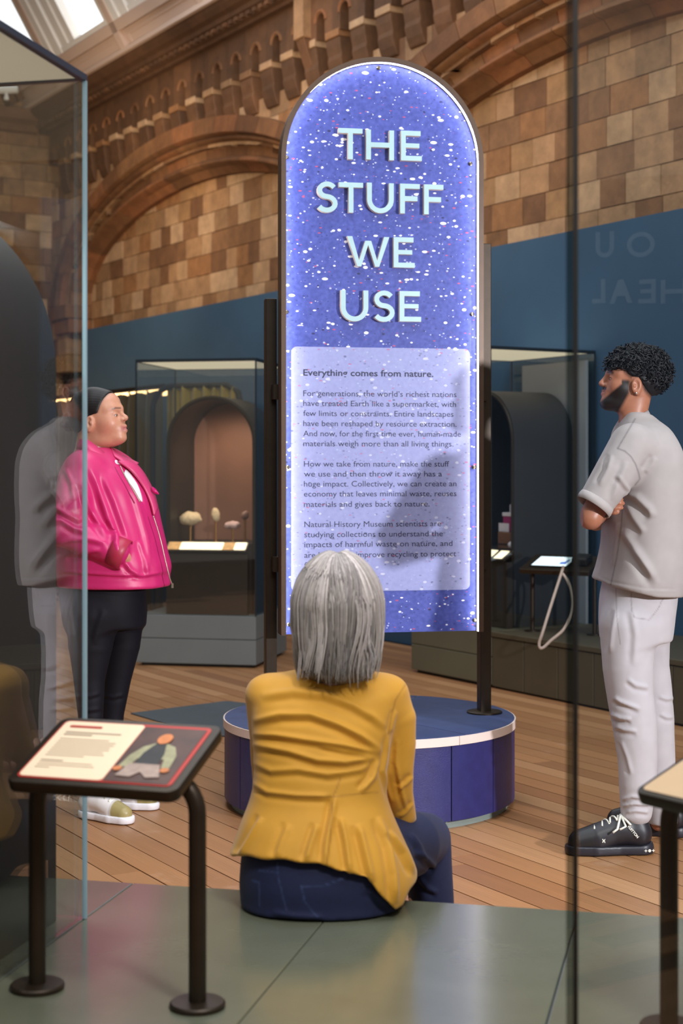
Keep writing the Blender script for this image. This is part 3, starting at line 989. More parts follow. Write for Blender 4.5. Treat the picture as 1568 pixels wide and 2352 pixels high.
# arched frame: metal band standing proud of the board, open at the bottom
def band(w, z0, z1, t, y0, y1, n=56):
    o_ = [(w / 2, z0)] + [(w / 2 * math.cos(math.pi * k / n), z1 - w / 2 + w / 2 * math.sin(math.pi * k / n)) for k in range(n + 1)] + [(-w / 2, z0)]
    r = w / 2 - t
    i_ = [(r, z0)] + [(r * math.cos(math.pi * k / n), z1 - w / 2 + r * math.sin(math.pi * k / n)) for k in range(n + 1)] + [(-r, z0)]
    m_ = len(o_)
    vs = [(p[0], y, p[1]) for y in (y0, y1) for p in o_ + i_]
    fs = []
    for k in range(m_ - 1):
        fs += [(k, k + 1, m_ + k + 1, m_ + k), (2 * m_ + k, 3 * m_ + k, 3 * m_ + k + 1, 2 * m_ + k + 1), (k, 2 * m_ + k, 2 * m_ + k + 1, k + 1), (m_ + k, m_ + k + 1, 3 * m_ + k + 1, 3 * m_ + k)]
    fs += [(0, m_, 3 * m_, 2 * m_), (m_ - 1, 3 * m_ - 1, 4 * m_ - 1, 2 * m_ - 1)]
    return MB().add(vs, fs)
band(SW, SB, ST, FT - 0.002, -0.050, 0.05).build('frame', M['brown_frame'], sign, smooth=True)
band(SW - 2 * (FT - 0.0021), SB, ST - (FT - 0.0021), 0.0024, -0.050, -0.0405).build('frame_lip', M['brown_frame'], sign, smooth=True)
band(SW - 2 * (FT - 0.002), SB, ST - (FT - 0.002), 0.0015, -0.040, -0.016).build('led_strip', emat('warm_white_led', (255, 246, 236), 15.0), sign, smooth=True)
MB().prism([(p[0] * 0.96, p[1] * 0.985 + SB + 0.01) for p in ap_], 0.03, 0.045).build('back_board', M['black'], sign)
# bolts
for (bx, by) in ((657, 362), (657, 717), (660, 1073), (662, 1434), (1079, 377), (1083, 722), (1087, 1073), (1089, 1424), (868, 157)):
    u, zz = sg(bx, by)
    MB().add(*[(lambda q: ([(u + r * math.cos(2 * math.pi * k / 12), y, zz + r * math.sin(2 * math.pi * k / 12)) for (r, y) in ((.0085, -.004), (.0085, -.010), (.005, -.013)) for k in range(12)], [(j * 12 + k, j * 12 + (k + 1) % 12, (j + 1) * 12 + (k + 1) % 12, (j + 1) * 12 + k) for j in range(2) for k in range(12)] + [tuple(24 + k for k in range(12))]))(0)][0]).build('bolt', M['screw'], sign, smooth=True)
# printed text panel
u0, za = sg(668, 796); u1, zb = sg(1078, 1354)
MB().prism(rrect(u0, u1, zb, za, 0.024), -0.0052, -0.0041).build('text_panel', M['sign_text'], sign)
tpan = bpy.data.objects['text_panel']
M['ink'] = pmat('dark_slate_ink', (40, 42, 74), 0.6, 0, 0.02, 10)
def text_line(txt, x0, x1, ybase, cap, bold=0.0):
    cu = bpy.data.curves.new('text_line', 'FONT')
    cu.body = txt
    cu.size = 1.0
    cu.resolution_u = 3
    cu.offset = bold
    tmp = bpy.data.objects.new('tmp_text', cu)
    COL.objects.link(tmp)
    dg = bpy.context.evaluated_depsgraph_get()
    me = bpy.data.meshes.new_from_object(tmp.evaluated_get(dg))
    bpy.data.objects.remove(tmp)
    n = len(me.vertices)
    co = np.zeros(n * 3); me.vertices.foreach_get('co', co); co = co.reshape(-1, 3)
    ua, zz = sg(x0, ybase); ub, _ = sg(x1, ybase)
    sx = (ub - ua) / (co[:, 0].max() - co[:, 0].min())
    sz = cap / 0.72
    out = np.stack([ua + (co[:, 0] - co[:, 0].min()) * sx, np.full(n, -0.0056), zz + co[:, 1] * sz], 1)
    me.vertices.foreach_set('co', out.ravel())
    me.materials.append(M['ink'])
    me.update()
    o = bpy.data.objects.new('text_line', me)
    COL.objects.link(o)
    o.parent = tpan
    return o
LINES = [("Everything comes from nature.", 182, 1157, 270, 1), ("For generations, the world’s richest nations", 182, 1330, 423, 0), ("have treated Earth like a supermarket, with", 182, 1327, 498, 0),
         ("few limits or constraints. Entire landscapes", 182, 1308, 573, 0), ("have been reshaped by resource extraction.", 182, 1330, 649, 0), ("And now, for the first time ever, human-made", 182, 1363, 725, 0),
         ("materials weigh more than all living things.", 182, 1307, 800, 0), ("How we take from nature, make the stuff", 187, 1275, 953, 0), ("we use and then throw it away has a", 187, 1222, 1028, 0),
         ("huge impact. Collectively, we can create an", 187, 1330, 1103, 0), ("economy that leaves minimal waste, reuses", 187, 1330, 1178, 0), ("materials and gives back to nature.", 187, 1128, 1256, 0),
         ("Natural History Museum scientists are", 190, 1215, 1407, 0), ("studying collections to understand the", 190, 1228, 1483, 0), ("impacts of harmful waste on nature, and", 190, 1300, 1558, 0),
         ("are helping to improve recycling to protect", 190, 1328, 1637, 0), ("finite", 190, 318, 1712, 0)]
for txt, a_, b_, yb, bold in LINES:
    text_line(txt, 640 + a_ / 3.267, 640 + b_ / 3.267, 780 + yb / 3.267, 0.0262 if bold else 0.0236, 0.018 if bold else 0.0)

# raised letters
M['letter'] = pmat('pale_mint_acrylic', (172, 206, 210), 0.35, 0, 0.05, 14)
M['letter_side'] = pmat('cream_letter_edge', (222, 206, 192), 0.6, 0, 0.04, 20)
def stroke_poly(pts, w):
    L_, R_ = [], []
    for i, p in enumerate(pts):
        a_ = pts[max(i - 1, 0)]; b_ = pts[min(i + 1, len(pts) - 1)]
        tx, ty = b_[0] - a_[0], b_[1] - a_[1]
        l_ = math.hypot(tx, ty); nx, ny = -ty / l_, tx / l_
        L_.append((p[0] + nx * w / 2, p[1] + ny * w / 2)); R_.append((p[0] - nx * w / 2, p[1] - ny * w / 2))
    return L_ + R_[::-1]
def glyph(ch, w, h, s):
    if ch == 'T': return [(w / 2 - s / 2, 0), (w / 2 + s / 2, 0), (w / 2 + s / 2, h - s), (w, h - s), (w, h), (0, h), (0, h - s), (w / 2 - s / 2, h - s)]
    if ch == 'H': return [(0, 0), (s, 0), (s, h / 2 - s / 2), (w - s, h / 2 - s / 2), (w - s, 0), (w, 0), (w, h), (w - s, h), (w - s, h / 2 + s / 2), (s, h / 2 + s / 2), (s, h), (0, h)]
    if ch == 'E': return [(0, 0), (w, 0), (w, s), (s, s), (s, h / 2 - s * .4), (w * .88, h / 2 - s * .4), (w * .88, h / 2 + s * .5), (s, h / 2 + s * .5), (s, h - s), (w * .94, h - s), (w * .94, h), (0, h)]
    if ch == 'F': return [(0, 0), (s, 0), (s, h * .42), (w * .88, h * .42), (w * .88, h * .42 + s), (s, h * .42 + s), (s, h - s), (w, h - s), (w, h), (0, h)]
    if ch == 'W':
        return [(w * .24, 0), (w * .335, 0), (w * .5, h * .72), (w * .665, 0), (w * .76, 0), (w, h), (w - s * 1.08, h), (w * .715, h * .20), (w * .57, h * .86), (w * .43, h * .86), (w * .285, h * .20), (s * 1.08, h), (0, h)]
    if ch == 'U':
        r = w / 2
        o_ = [(0, h), (0, r)] + [(r - r * math.cos(math.pi * k / 16), r - r * math.sin(math.pi * k / 16)) for k in range(1, 16)] + [(w, r), (w, h), (w - s, h), (w - s, r)]
        ri = r - s
        o_ += [(r + ri * math.cos(math.pi * k / 16), r - ri * math.sin(math.pi * k / 16)) for k in range(1, 16)] + [(s, r), (s, h)]
        return o_
    if ch == 'S':
        pts = []
        rt = (h - s) / 4.15
        rb = (h - s) / 2 - rt
        ct, cb = (w * .50, h - s / 2 - rt), (w * .48, s / 2 + rb)
        rx_t, rx_b = (w - s) / 2 * .90, (w - s) / 2
        for k in range(13):
            a_ = math.radians(28 + (270 - 28) * k / 12)
            pts.append((ct[0] + rx_t * math.cos(a_), ct[1] + rt * math.sin(a_)))
        for k in range(1, 14):
            a_ = math.radians(90 - (90 + 152) * k / 13)
            pts.append((cb[0] + rx_b * math.cos(a_), cb[1] + rb * math.sin(a_)))
        return stroke_poly(pts, s)
G = [('T', 470, 527, 637, 747), ('H', 662, 538, 855, 752), ('E', 903, 545, 1047, 757), ('S', 318, 895, 468, 1115), ('T', 474, 902, 641, 1115), ('U', 668, 905, 853, 1120), ('F', 897, 912, 1033, 1122), ('F', 1062, 917, 1196, 1128),
     ('W', 530, 1275, 822, 1490), ('E', 852, 1282, 998, 1495), ('U', 487, 1648, 677, 1867), ('S', 712, 1650, 862, 1870), ('E', 893, 1655, 1042, 1868)]
for ch, x0, y0, x1, y1 in G:
    ua, zt = sg(620 + x0 / 3.015, 120 + y0 / 3.015, 0.02); ub, zb_ = sg(620 + x1 / 3.015, 120 + y1 / 3.015, 0.02)
    pl = [(ua + p[0], zb_ + p[1]) for p in glyph(ch, ub - ua, zt - zb_, 0.0198)]
    mb = MB()
    n = len(pl)
    vs = [(p[0], -0.030, p[1]) for p in pl] + [(p[0], -0.0045, p[1]) for p in pl]
    mb.cur = 0
    mb.add(vs, [tuple(range(n))])
    mb.f.append(tuple(range(2 * n - 1, n - 1, -1))); mb.mi.append(0)
    for k in range(n):
        mb.f.append((k, n + k, n + (k + 1) % n, (k + 1) % n)); mb.mi.append(1)
    mb.build('letter', [M['letter'], M['letter_side']], sign)
# posts behind the board and their foot discs
for (xp, D_, ztop, wd) in ((622, 6.42, 3.0, 0.046), (1114, 6.53, 3.0, 0.046)):
    X = (xp - 784) / F_PX * D_
    top = CAM_H + (HOR - (686 if xp < 800 else 560)) / F_PX * D_
    inv = wmat(sign).inverted()
    p0 = inv @ Vector((X, D_, PH + 0.004))
    mb = MB().box(p0.x - wd / 2, p0.x + wd / 2, p0.y - 0.012, p0.y + 0.05, 0.006, top - sign.location.z)
    po = mb.build('post', M['metal'], sign, bevel=0.003)
    MB().lathe([(0.074, 0.0), (0.074, 0.006), (0.07, 0.008), (0.03, 0.009)], (p0.x, p0.y + 0.012, 0.0), 32).build('foot_disc', M['metal'], po, smooth=True)
    MB().box(p0.x - 0.02 if xp > 800 else p0.x, p0.x if xp > 800 else p0.x + 0.05, 0.045, p0.y, 0.6, 0.66).build('bracket', M['metal'], po)
    MB().box(p0.x - 0.02 if xp > 800 else p0.x, p0.x if xp > 800 else p0.x + 0.05, 0.045, p0.y, 1.3, 1.36).build('bracket', M['metal'], po)
tag(sign, 'tall round topped speckled blue sign reading THE STUFF WE USE', 'sign')

# ---- lettered board standing behind the viewer; it shows as a faint reversed reflection in the glass sheet
def mirrored(x, y, yb=-3.0):
    d = Vector(((x - 784.0) / F_PX, 1.0, (HOR - y) / F_PX))
    nrm = Vector((-math.sin(BROT), math.cos(BROT), 0))
    t = nrm.dot(Vector((0.36, 2.4, 0))) / nrm.dot(d)
    h = d * t
    e = d - nrm * (2 * d.dot(nrm))
    k = (yb - h.y) / e.y
    q = h + e * k
    return q.x, q.z + CAM_H
cxm, czm = mirrored(1388, 615)
hb = empty('lettered_board', (cxm, -3.02, 0))
MB().box(-0.55, 0.55, -0.04, 0.0, 0.0, czm + 0.45).build('board', M['blue'], hb, bevel=0.01)
M['pale_letter'] = pmat('pale_letter_print', (206, 214, 220), 0.6, 0, 0.02, 8)
for ch, x0, y0, x1, y1 in (('O', 1438, 530, 1502, 592), ('U', 1366, 530, 1408, 592), ('H', 1516, 640, 1576, 697), ('E', 1464, 640, 1504, 697), ('A', 1398, 640, 1450, 697), ('L', 1358, 640, 1388, 697)):
    xa, zt = mirrored(x1, y0); xb, zb_ = mirrored(x0, y1)
    w, h = abs(xb - xa), zt - zb_
    s = 0.022
    if ch == 'O': pl = stroke_poly([(w / 2 + (w - s) / 2 * math.cos(math.radians(a_)), h / 2 + (h - s) / 2 * math.sin(math.radians(a_))) for a_ in range(0, 361, 12)], s)
    elif ch == 'A': pl = [(0, 0), (s * 1.1, 0), (w * .32, h * .3), (w * .68, h * .3), (w - s * 1.1, 0), (w, 0), (w / 2 + s * .55, h), (w / 2 - s * .55, h)]
    elif ch == 'L': pl = [(0, 0), (w, 0), (w, s), (s, s), (s, h), (0, h)]
    else: pl = glyph(ch, w, h, s)
    right = max(xa, xb)
    MB().prism([(right - p[0] - cxm, zb_ + p[1]) for p in pl], 0.001, 0.012).build('letter', M['pale_letter'], hb)
tag(hb, 'blue board with pale lettering seen reversed in the glass at right', 'sign')
# ================================================================== FAR CASES AND FURNITURE
# ---- far left case on its grey plinth
flx, fly, frot = -1.43, 10.92, math.radians(-11.5)
fcx, fcy = math.cos(frot), math.sin(frot)
def fl(x, y, z=0.0):
    return Vector((flx + fcx * x - fcy * y, fly + fcy * x + fcx * y, z))
PB = 0.354
base = empty('case_plinth', (flx, fly, 0), frot)
MB().box(0.0, 0.86, 0.0, 0.90, 0.02, 0.19).build('drawer', M['plinth_grey'], base, bevel=0.004)
MB().box(0.0, 0.86, 0.0, 0.90, 0.194, PB).build('drawer', M['plinth_grey'], base, bevel=0.004)
MB().box(0.03, 0.83, 0.03, 0.87, 0.0, 0.02).build('toe_kick', M['black'], base)
tag(base, 'grey two tier plinth under the far left glass case', 'plinth')
M['case_dark'] = M['case_edge']
M['case_edge'] = pmat('dark_teal_case_frame', (34, 42, 48), 0.4, 0.3, 0.05, 10)
M['lightpanel'] = pmat('bright_lid_panel', (222, 212, 190), 0.7, 0, 0.03, 3, emit=(255, 240, 205), estr=0.55)
display_case('display_case', (flx, fly), frot, 0.86, 0.90, PB + 0.002, 2.11, 'glass case of mounted minerals behind the pink jacketed person', lid=0.02, edge=0.0095)
M['alc_back'] = pmat('pinkish_alcove_back', (150, 104, 82), 0.6, 0, 0.06, 5)
aa = fl(0.495, 0.16, PB + 0.002)
alc = alcove('arched_alcove', aa, frot, 0.655, 1.525, 0.60, 'dark brown arched alcove with pinkish back behind the mounted minerals', M['alcove_brown'], M['alc_back'], floor_h=0.49)
# small lamp hidden in the alcove head
lamp('alcove_lamp', 'SPOT', fl(0.60, 0.22, PB + 1.44), fl(0.5, 0.66, PB + 0.7), 14, (1.0, 0.80, 0.62), spot_size=math.radians(120), spot_blend=0.8, shadow_soft_size=0.03)
lamp('alcove_lamp', 'SPOT', fl(0.5, 0.14, PB + 1.42), fl(0.5, 0.30, PB + 0.6), 8, (1.0, 0.86, 0.7), spot_size=math.radians(70), spot_blend=0.8, shadow_soft_size=0.03)
# backlit label strip
lab = empty('label_panel', fl(0.495, 0.055, PB + 0.002), frot)
Rl = Matrix.Translation((0, 0.03, 0.475)) @ Matrix.Rotation(math.radians(35), 4, 'X')
MB().prism(rrect(-0.30, 0.285, -0.05, 0.05, 0.012), -0.012, 0.0, 'z').build('tray', M['alcove_brown'], lab, M=Rl)
M['backlit'] = emat('backlit_label', (255, 238, 200), 1.15)
M['backlit_warm'] = pmat('warm_label_print', (200, 150, 96), 0.6, 0, 0.3, 30, emit=(220, 165, 100), estr=0.5)
MB().prism(rrect(-0.20, 0.11, -0.042, 0.042, 0.006), 0.0005, 0.002, 'z').build('lit_text', M['backlit'], lab, M=Rl)
MB().prism(rrect(0.19, 0.275, -0.042, 0.042, 0.01), 0.0005, 0.002, 'z').build('lit_text', M['backlit'], lab, M=Rl)
MB().prism(rrect(0.112, 0.188, -0.042, 0.042, 0.002), 0.0005, 0.002, 'z').build('lit_picture', M['backlit_warm'], lab, M=Rl)
MB().prism(rrect(-0.29, -0.202, -0.042, 0.042, 0.002), 0.0005, 0.002, 'z').build('lit_picture', M['backlit_warm'], lab, M=Rl)
MB().box(-0.30, 0.285, 0.02, 0.07, 0.0, 0.42).build('front_board', M['alcove_brown'], lab)
tag(lab, 'slanted backlit label strip in front of the minerals', 'label')
# minerals on rods
def rock(c, rx, ry, rz, seed, rough=0.28, sub=3):
    bm = bmesh.new()
    bmesh.ops.create_icosphere(bm, subdivisions=sub, radius=1.0)
    rr = np.random.default_rng(seed)
    dirs = rr.normal(size=(14, 3)); dirs /= np.linalg.norm(dirs, axis=1)[:, None]
    amp = rr.uniform(0.3, 1.0, 14)
    for v in bm.verts:
        d = np.array(v.co)
        k = 1.0 - rough * 0.6 + rough * float(np.max(amp * np.maximum(0, dirs @ d) ** 3)) + rough * .25 * math.sin(9 * d[0] + seed) * math.sin(8 * d[2])
        v.co = Vector((d[0] * k * rx + c[0], d[1] * k * ry + c[1], d[2] * k * rz + c[2]))
    mb = MB()
    mb.add([tuple(v.co) for v in bm.verts], [tuple(x.index for x in f.verts) for f in bm.faces])
    bm.free()
    return mb
M['min_cream'] = pmat('cream_mineral', (226, 194, 150), 0.7, 0, 0.2, 40, 0.3, 60)
M['min_pink'] = pmat('pale_pink_mineral', (220, 178, 166), 0.6, 0, 0.2, 40, 0.3, 60)
M['min_brown'] = pmat('brown_pink_mineral', (140, 100, 86), 0.5, 0, 0.3, 40, 0.3, 60)
M['brass'] = pmat('brass_rod', (176, 122, 62), 0.35, 0.7, 0.05, 40)
for (px_, py_, w_, h_, mt, lab_, sd) in ((437, 1192, 50, 34, 'min_cream', 'wide cream lumpy mineral on a rod, leftmost in the case', 3), (495, 1182, 21, 34, 'min_cream', 'egg shaped cream mineral on a tall thin rod', 5),
                                         (534, 1206, 40, 20, 'min_pink', 'flat pale pink mineral on a short rod', 8), (562, 1184, 19, 22, 'min_brown', 'small brown and pink mineral on a rod, rightmost in the case', 11)):
    D_ = 11.22
    c = at(px_, py_, D_)
    zb = PB + 0.002 + 0.49
    mo = empty('mineral_specimen', (c.x, c.y, zb))
    s_ = D_ / F_PX
    MB().tube([(0, 0, 0.006), (0, 0, c.z - zb)], 0.0075, 8).build('rod', M['brass'], mo, smooth=True)
    MB().lathe([(0.022, 0.0005), (0.022, 0.006)], n=16).build('rod_foot', M['brass'], mo)
    rock((0, 0, c.z - zb), w_ * s_ / 2, w_ * s_ / 2 * .7, h_ * s_ / 2, sd).build('stone', M[mt], mo, smooth='all')
    tag(mo, lab_, 'mineral', 'mounted minerals in the far left case')
# gold curtain hung in a black rounded frame behind the case
D_ = 13.3
gx0, gx1 = (344 - 784) / F_PX * D_, (478 - 784) / F_PX * D_
gc = empty('gold_curtain', ((gx0 + gx1) / 2, D_, 0), math.radians(-20))
hw_ = (gx1 - gx0) / 2
top_ = CAM_H + (HOR - 886) / F_PX * D_
fr = [(-hw_, 0, 0.05), (-hw_, 0, top_ - 0.2)] + [(-hw_ + 0.2 - 0.2 * math.cos(math.radians(15 * k)), 0, top_ - 0.2 + 0.2 * math.sin(math.radians(15 * k))) for k in range(1, 7)]
fr += [(hw_ + 0.2, 0, top_), (hw_ + 0.3, 0, top_ - 0.06), (hw_ + 0.33, 0, top_ - 0.2), (hw_ + 0.33, 0, 0.05)]
MB().tube(fr, 0.025, 8).build('frame', M['black'], gc, smooth=True)
curtain('cloth', -hw_ + 0.14, hw_ + 0.28, 0, 0.1, top_ - 0.02, 7, 0.045, M['curt2'], gc)
tag(gc, 'gold olive curtain hanging in a rounded black frame behind the far case', 'curtain')

# ---- far right case, bench along the wall
OFF = -0.98
def rb(k, n, z=0.0):
    """k along the wall to the right from the case corner, n towards the wall"""
    return Vector((0.93 + EX * k - EY * n, 9.8 + EY * k + EX * n, z))
rbase = empty('case_plinth', rb(-0.90, 0.0), WROT)
MB().box(0.0, 0.90, 0.0, 0.85, 0.02, 0.19).build('drawer', M['plinth_olive'], rbase, bevel=0.004)
MB().box(0.0, 0.90, 0.0, 0.85, 0.194, PB).build('drawer', M['plinth_olive'], rbase, bevel=0.004)
MB().box(0.03, 0.87, 0.03, 0.82, 0.0, 0.02).build('toe_kick', M['black'], rbase)
tag(rbase, 'olive grey two tier plinth under the glass case right of the sign', 'plinth')
display_case('display_case', rb(-0.90, 0.0)[:2], WROT, 0.90, 0.84, PB + 0.002, 2.12, 'glass case partly hidden behind the right edge of the sign', lid=0.02, edge=0.0095)
M['grey_back'] = pmat('pale_grey_board', (150, 152, 158), 0.7, 0, 0.03, 3)
gbk = MB().box(0.02, 0.70, 0.0, 0.02, 0.0, 1.72).build('back_board', M['grey_back'])
gbk.location, gbk.rotation_euler = rb(-0.72, 0.78, PB + 0.003), (0, 0, WROT)
tag(gbk, 'pale grey board behind the dark alcove in the right case', 'board')
alcove('arched_alcove', rb(-0.087 - 0.327, 0.25, PB + 0.002), WROT, 0.655, 1.525, 0.48, 'dark rounded alcove seen from its side right of the sign', M['alcove'], M['alcove_brown'], floor_h=0.49)
# things in it
M['plum'] = pmat('magenta_plastic', (150, 36, 96), 0.4, 0, 0.05, 20)
M['clear_white'] = pmat('frosted_white_plastic', (216, 206, 214), 0.3, 0, 0.05, 20)
ob = rb(-0.27, 0.36, PB + 0.002 + 0.49 + 0.001)
blk = empty('wooden_block', ob, WROT)
MB().box(-0.075, 0.10, -0.05, 0.08, 0.0, 0.11).build('body', pmat('brown_wood_block', (112, 72, 46), 0.6, 0, 0.15, 20, stretch=(1, 1, 12)), blk, bevel=0.006)
MB().box(-0.07, 0.095, -0.054, -0.05, 0.03, 0.036).build('groove', M['black'], blk)
tag(blk, 'brown wooden block in the right hand case', 'block')
jar = empty('plastic_container', ob + Vector((0.02, 0.02, 0.112)), WROT)
MB().prism(rrect(-0.06, 0.08, -0.045, 0.045, 0.012), 0.0, 0.10, 'z').build('body', M['plum'], jar, bevel=0.004)
MB().prism(rrect(-0.064, 0.084, -0.049, 0.049, 0.012), 0.10, 0.125, 'z').build('lid', M['clear_white'], jar, bevel=0.004)
MB().tube([(-0.03, 0, 0.125), (-0.03, 0, 0.17), (-0.01, 0, 0.185), (0.03, 0, 0.185), (0.05, 0, 0.17), (0.05, 0, 0.125)], 0.006, 8).build('handle', M['clear_white'], jar, smooth=True)
MB().box(-0.09, 0.02, -0.052, -0.0495, 0.0, 0.055).build('front_label', M['clear_white'], jar)
tag(jar, 'magenta container with a pale handled lid on the wooden block', 'container')
wp = rock((0, 0, 0.03), 0.035, 0.03, 0.028, 21).build('white_pebble', M['clear_white'], None, smooth='all')
wp.location = rb(-0.155, 0.29, PB + 0.002 + 0.492)
tag(wp, 'small white lump at the foot of the wooden block', 'pebble')
yl = empty('label_panel', rb(-0.30, 0.16, PB + 0.002), WROT)
MB().box(-0.24, 0.25, 0.0, 0.05, 0.0, 0.42).build('front_board', M['alcove_brown'], yl)
Ry = Matrix.Translation((0.0, 0.02, 0.465)) @ Matrix.Rotation(math.radians(35), 4, 'X')
MB().prism(rrect(-0.24, 0.25, -0.05, 0.05, 0.01), -0.012, 0.0, 'z').build('tray', M['alcove_brown'], yl, M=Ry)
MB().prism(rrect(-0.22, 0.10, -0.04, 0.04, 0.006), 0.0005, 0.002, 'z').build('lit_text', M['backlit'], yl, M=Ry)
MB().prism(rrect(0.13, 0.22, -0.04, 0.04, 0.006), 0.0005, 0.002, 'z').build('lit_text', M['backlit'], yl, M=Ry)
tag(yl, 'small backlit label beside the right edge of the sign', 'label')

wb = empty('wall_bench', rb(0.004, 0.0), WROT)
MB().box(0.0, 3.6, 0.0, 0.85, 0.32, PB).build('bench_top', M['olive_dark'], wb, bevel=0.006)
MB().box(0.01, 3.59, 0.03, 0.83, 0.0, 0.318).build('carcass', M['black'], wb)
for k in range(11):
    MB().box(0.327 * k + 0.003, 0.327 * (k + 1) - 0.003, 0.008, 0.028, 0.012, 0.316).build('front_panel', M['olive_dark'], wb, bevel=0.004)
tag(wb, 'long dark olive bench along the blue partition on the right', 'bench')

# ---- tablet stand with a looped cable
tb = rb(0.333, 0.30, PB + 0.001)
ts_ = empty('tablet_stand', tb, math.radians(-33))
Rt = Matrix.Translation((0, 0, 0.435)) @ Matrix.Rotation(math.radians(18), 4, 'X')
bo = MB().prism(rrect(-0.235, 0.235, -0.13, 0.13, 0.012), -0.03, 0.0, 'z').build('table_top', M['metal'], ts_, M=Rt, bevel=0.003)
MB().prism(rrect(-0.185, 0.075, -0.085, 0.085, 0.01), 0.0005, 0.008, 'z').build('tablet', M['black'], bo, M=Rt)
tabs = bpy.data.objects['tablet']
MB().prism(rrect(-0.172, 0.062, -0.075, 0.075, 0.004), 0.0083, 0.009, 'z').build('screen', emat('lit_screen', (214, 232, 238), 0.95), tabs, M=Rt)
MB().prism([(0.00, -0.045), (0.045, -0.045), (0.05, 0.03), (0.035, 0.035), (0.03, 0.0), (0.0, -0.01)], 0.0092, 0.0096, 'z').build('screen_picture', emat('blue_screen_picture', (80, 110, 180), 0.6), tabs, M=Rt)
MB().box(0.09, 0.19, -0.05, 0.05, 0.0005, 0.05).build('holder', M['black'], bo, M=Rt, bevel=0.01)
for (x, y) in ((-0.21, 0.02), (0.21, 0.02)):
    p = MB().tube([(x, y, 0.01), (x, y, 0.40 + y * .3)], 0.014, 10).build('leg', M['metal'], ts_, smooth=True)
    MB().lathe([(0.05, 0.0), (0.05, 0.007), (0.02, 0.009)], (x, y, 0.001), 20).build('foot_disc', M['metal'], p, smooth=True)
tag(ts_, 'dark stand with a lit tablet on the bench by the wall', 'tablet stand')
cab = [(1294, 1300), (1290, 1313), (1278, 1350), (1262, 1400), (1246, 1452), (1238, 1476), (1240, 1488), (1249, 1486), (1266, 1470), (1292, 1448), (1308, 1420), (1315, 1390), (1312, 1358), (1304, 1335), (1297, 1324), (1292, 1318)]
def smoothpath(P, n=5):
    out = []
    for i in range(len(P) - 1):
        p0, p1, p2, p3 = (P[max(i - 1, 0)], P[i], P[i + 1], P[min(i + 2, len(P) - 1)])
        for k in range(n):
            t = k / n
            out.append(0.5 * ((2 * p1) + (p2 - p0) * t + (2 * p0 - 5 * p1 + 4 * p2 - p3) * t * t + (3 * p1 - p0 - 3 * p2 + p3) * t ** 3))
    out.append(P[-1])
    return out
cable = MB().tube(smoothpath([at(x, y, 9.46 - 0.26 * min(1.0, max(0.0, (y - 1316) / 110.0))) for x, y in cab]), 0.0085, 8).build('cable', pmat('beige_cable', (176, 158, 144), 0.5, 0, 0.05, 20), None, smooth=True)
tag(cable, 'beige cable hanging in a loop from the tablet stand', 'cable')

# ---- dark strip on the floor left of the plinth
mt = MB()
q = [at(x, y, 1) for x, y in ((300, 1640), (520, 1612), (640, 1625), (640, 1700), (470, 1690))]
poly = []
for p in q:
    k = CAM_H / (CAM_H - p.z)
    poly.append((p.x * k, 1.0 * k))
mt.prism(poly, 0.001, 0.006, 'z')
mat_o = mt.build('floor_mat', pmat('slate_floor_mat', (66, 76, 82), 0.6, 0, 0.06, 8), None)
tag(mat_o, 'thin slate grey floor plate left of the round plinth', 'floor plate')
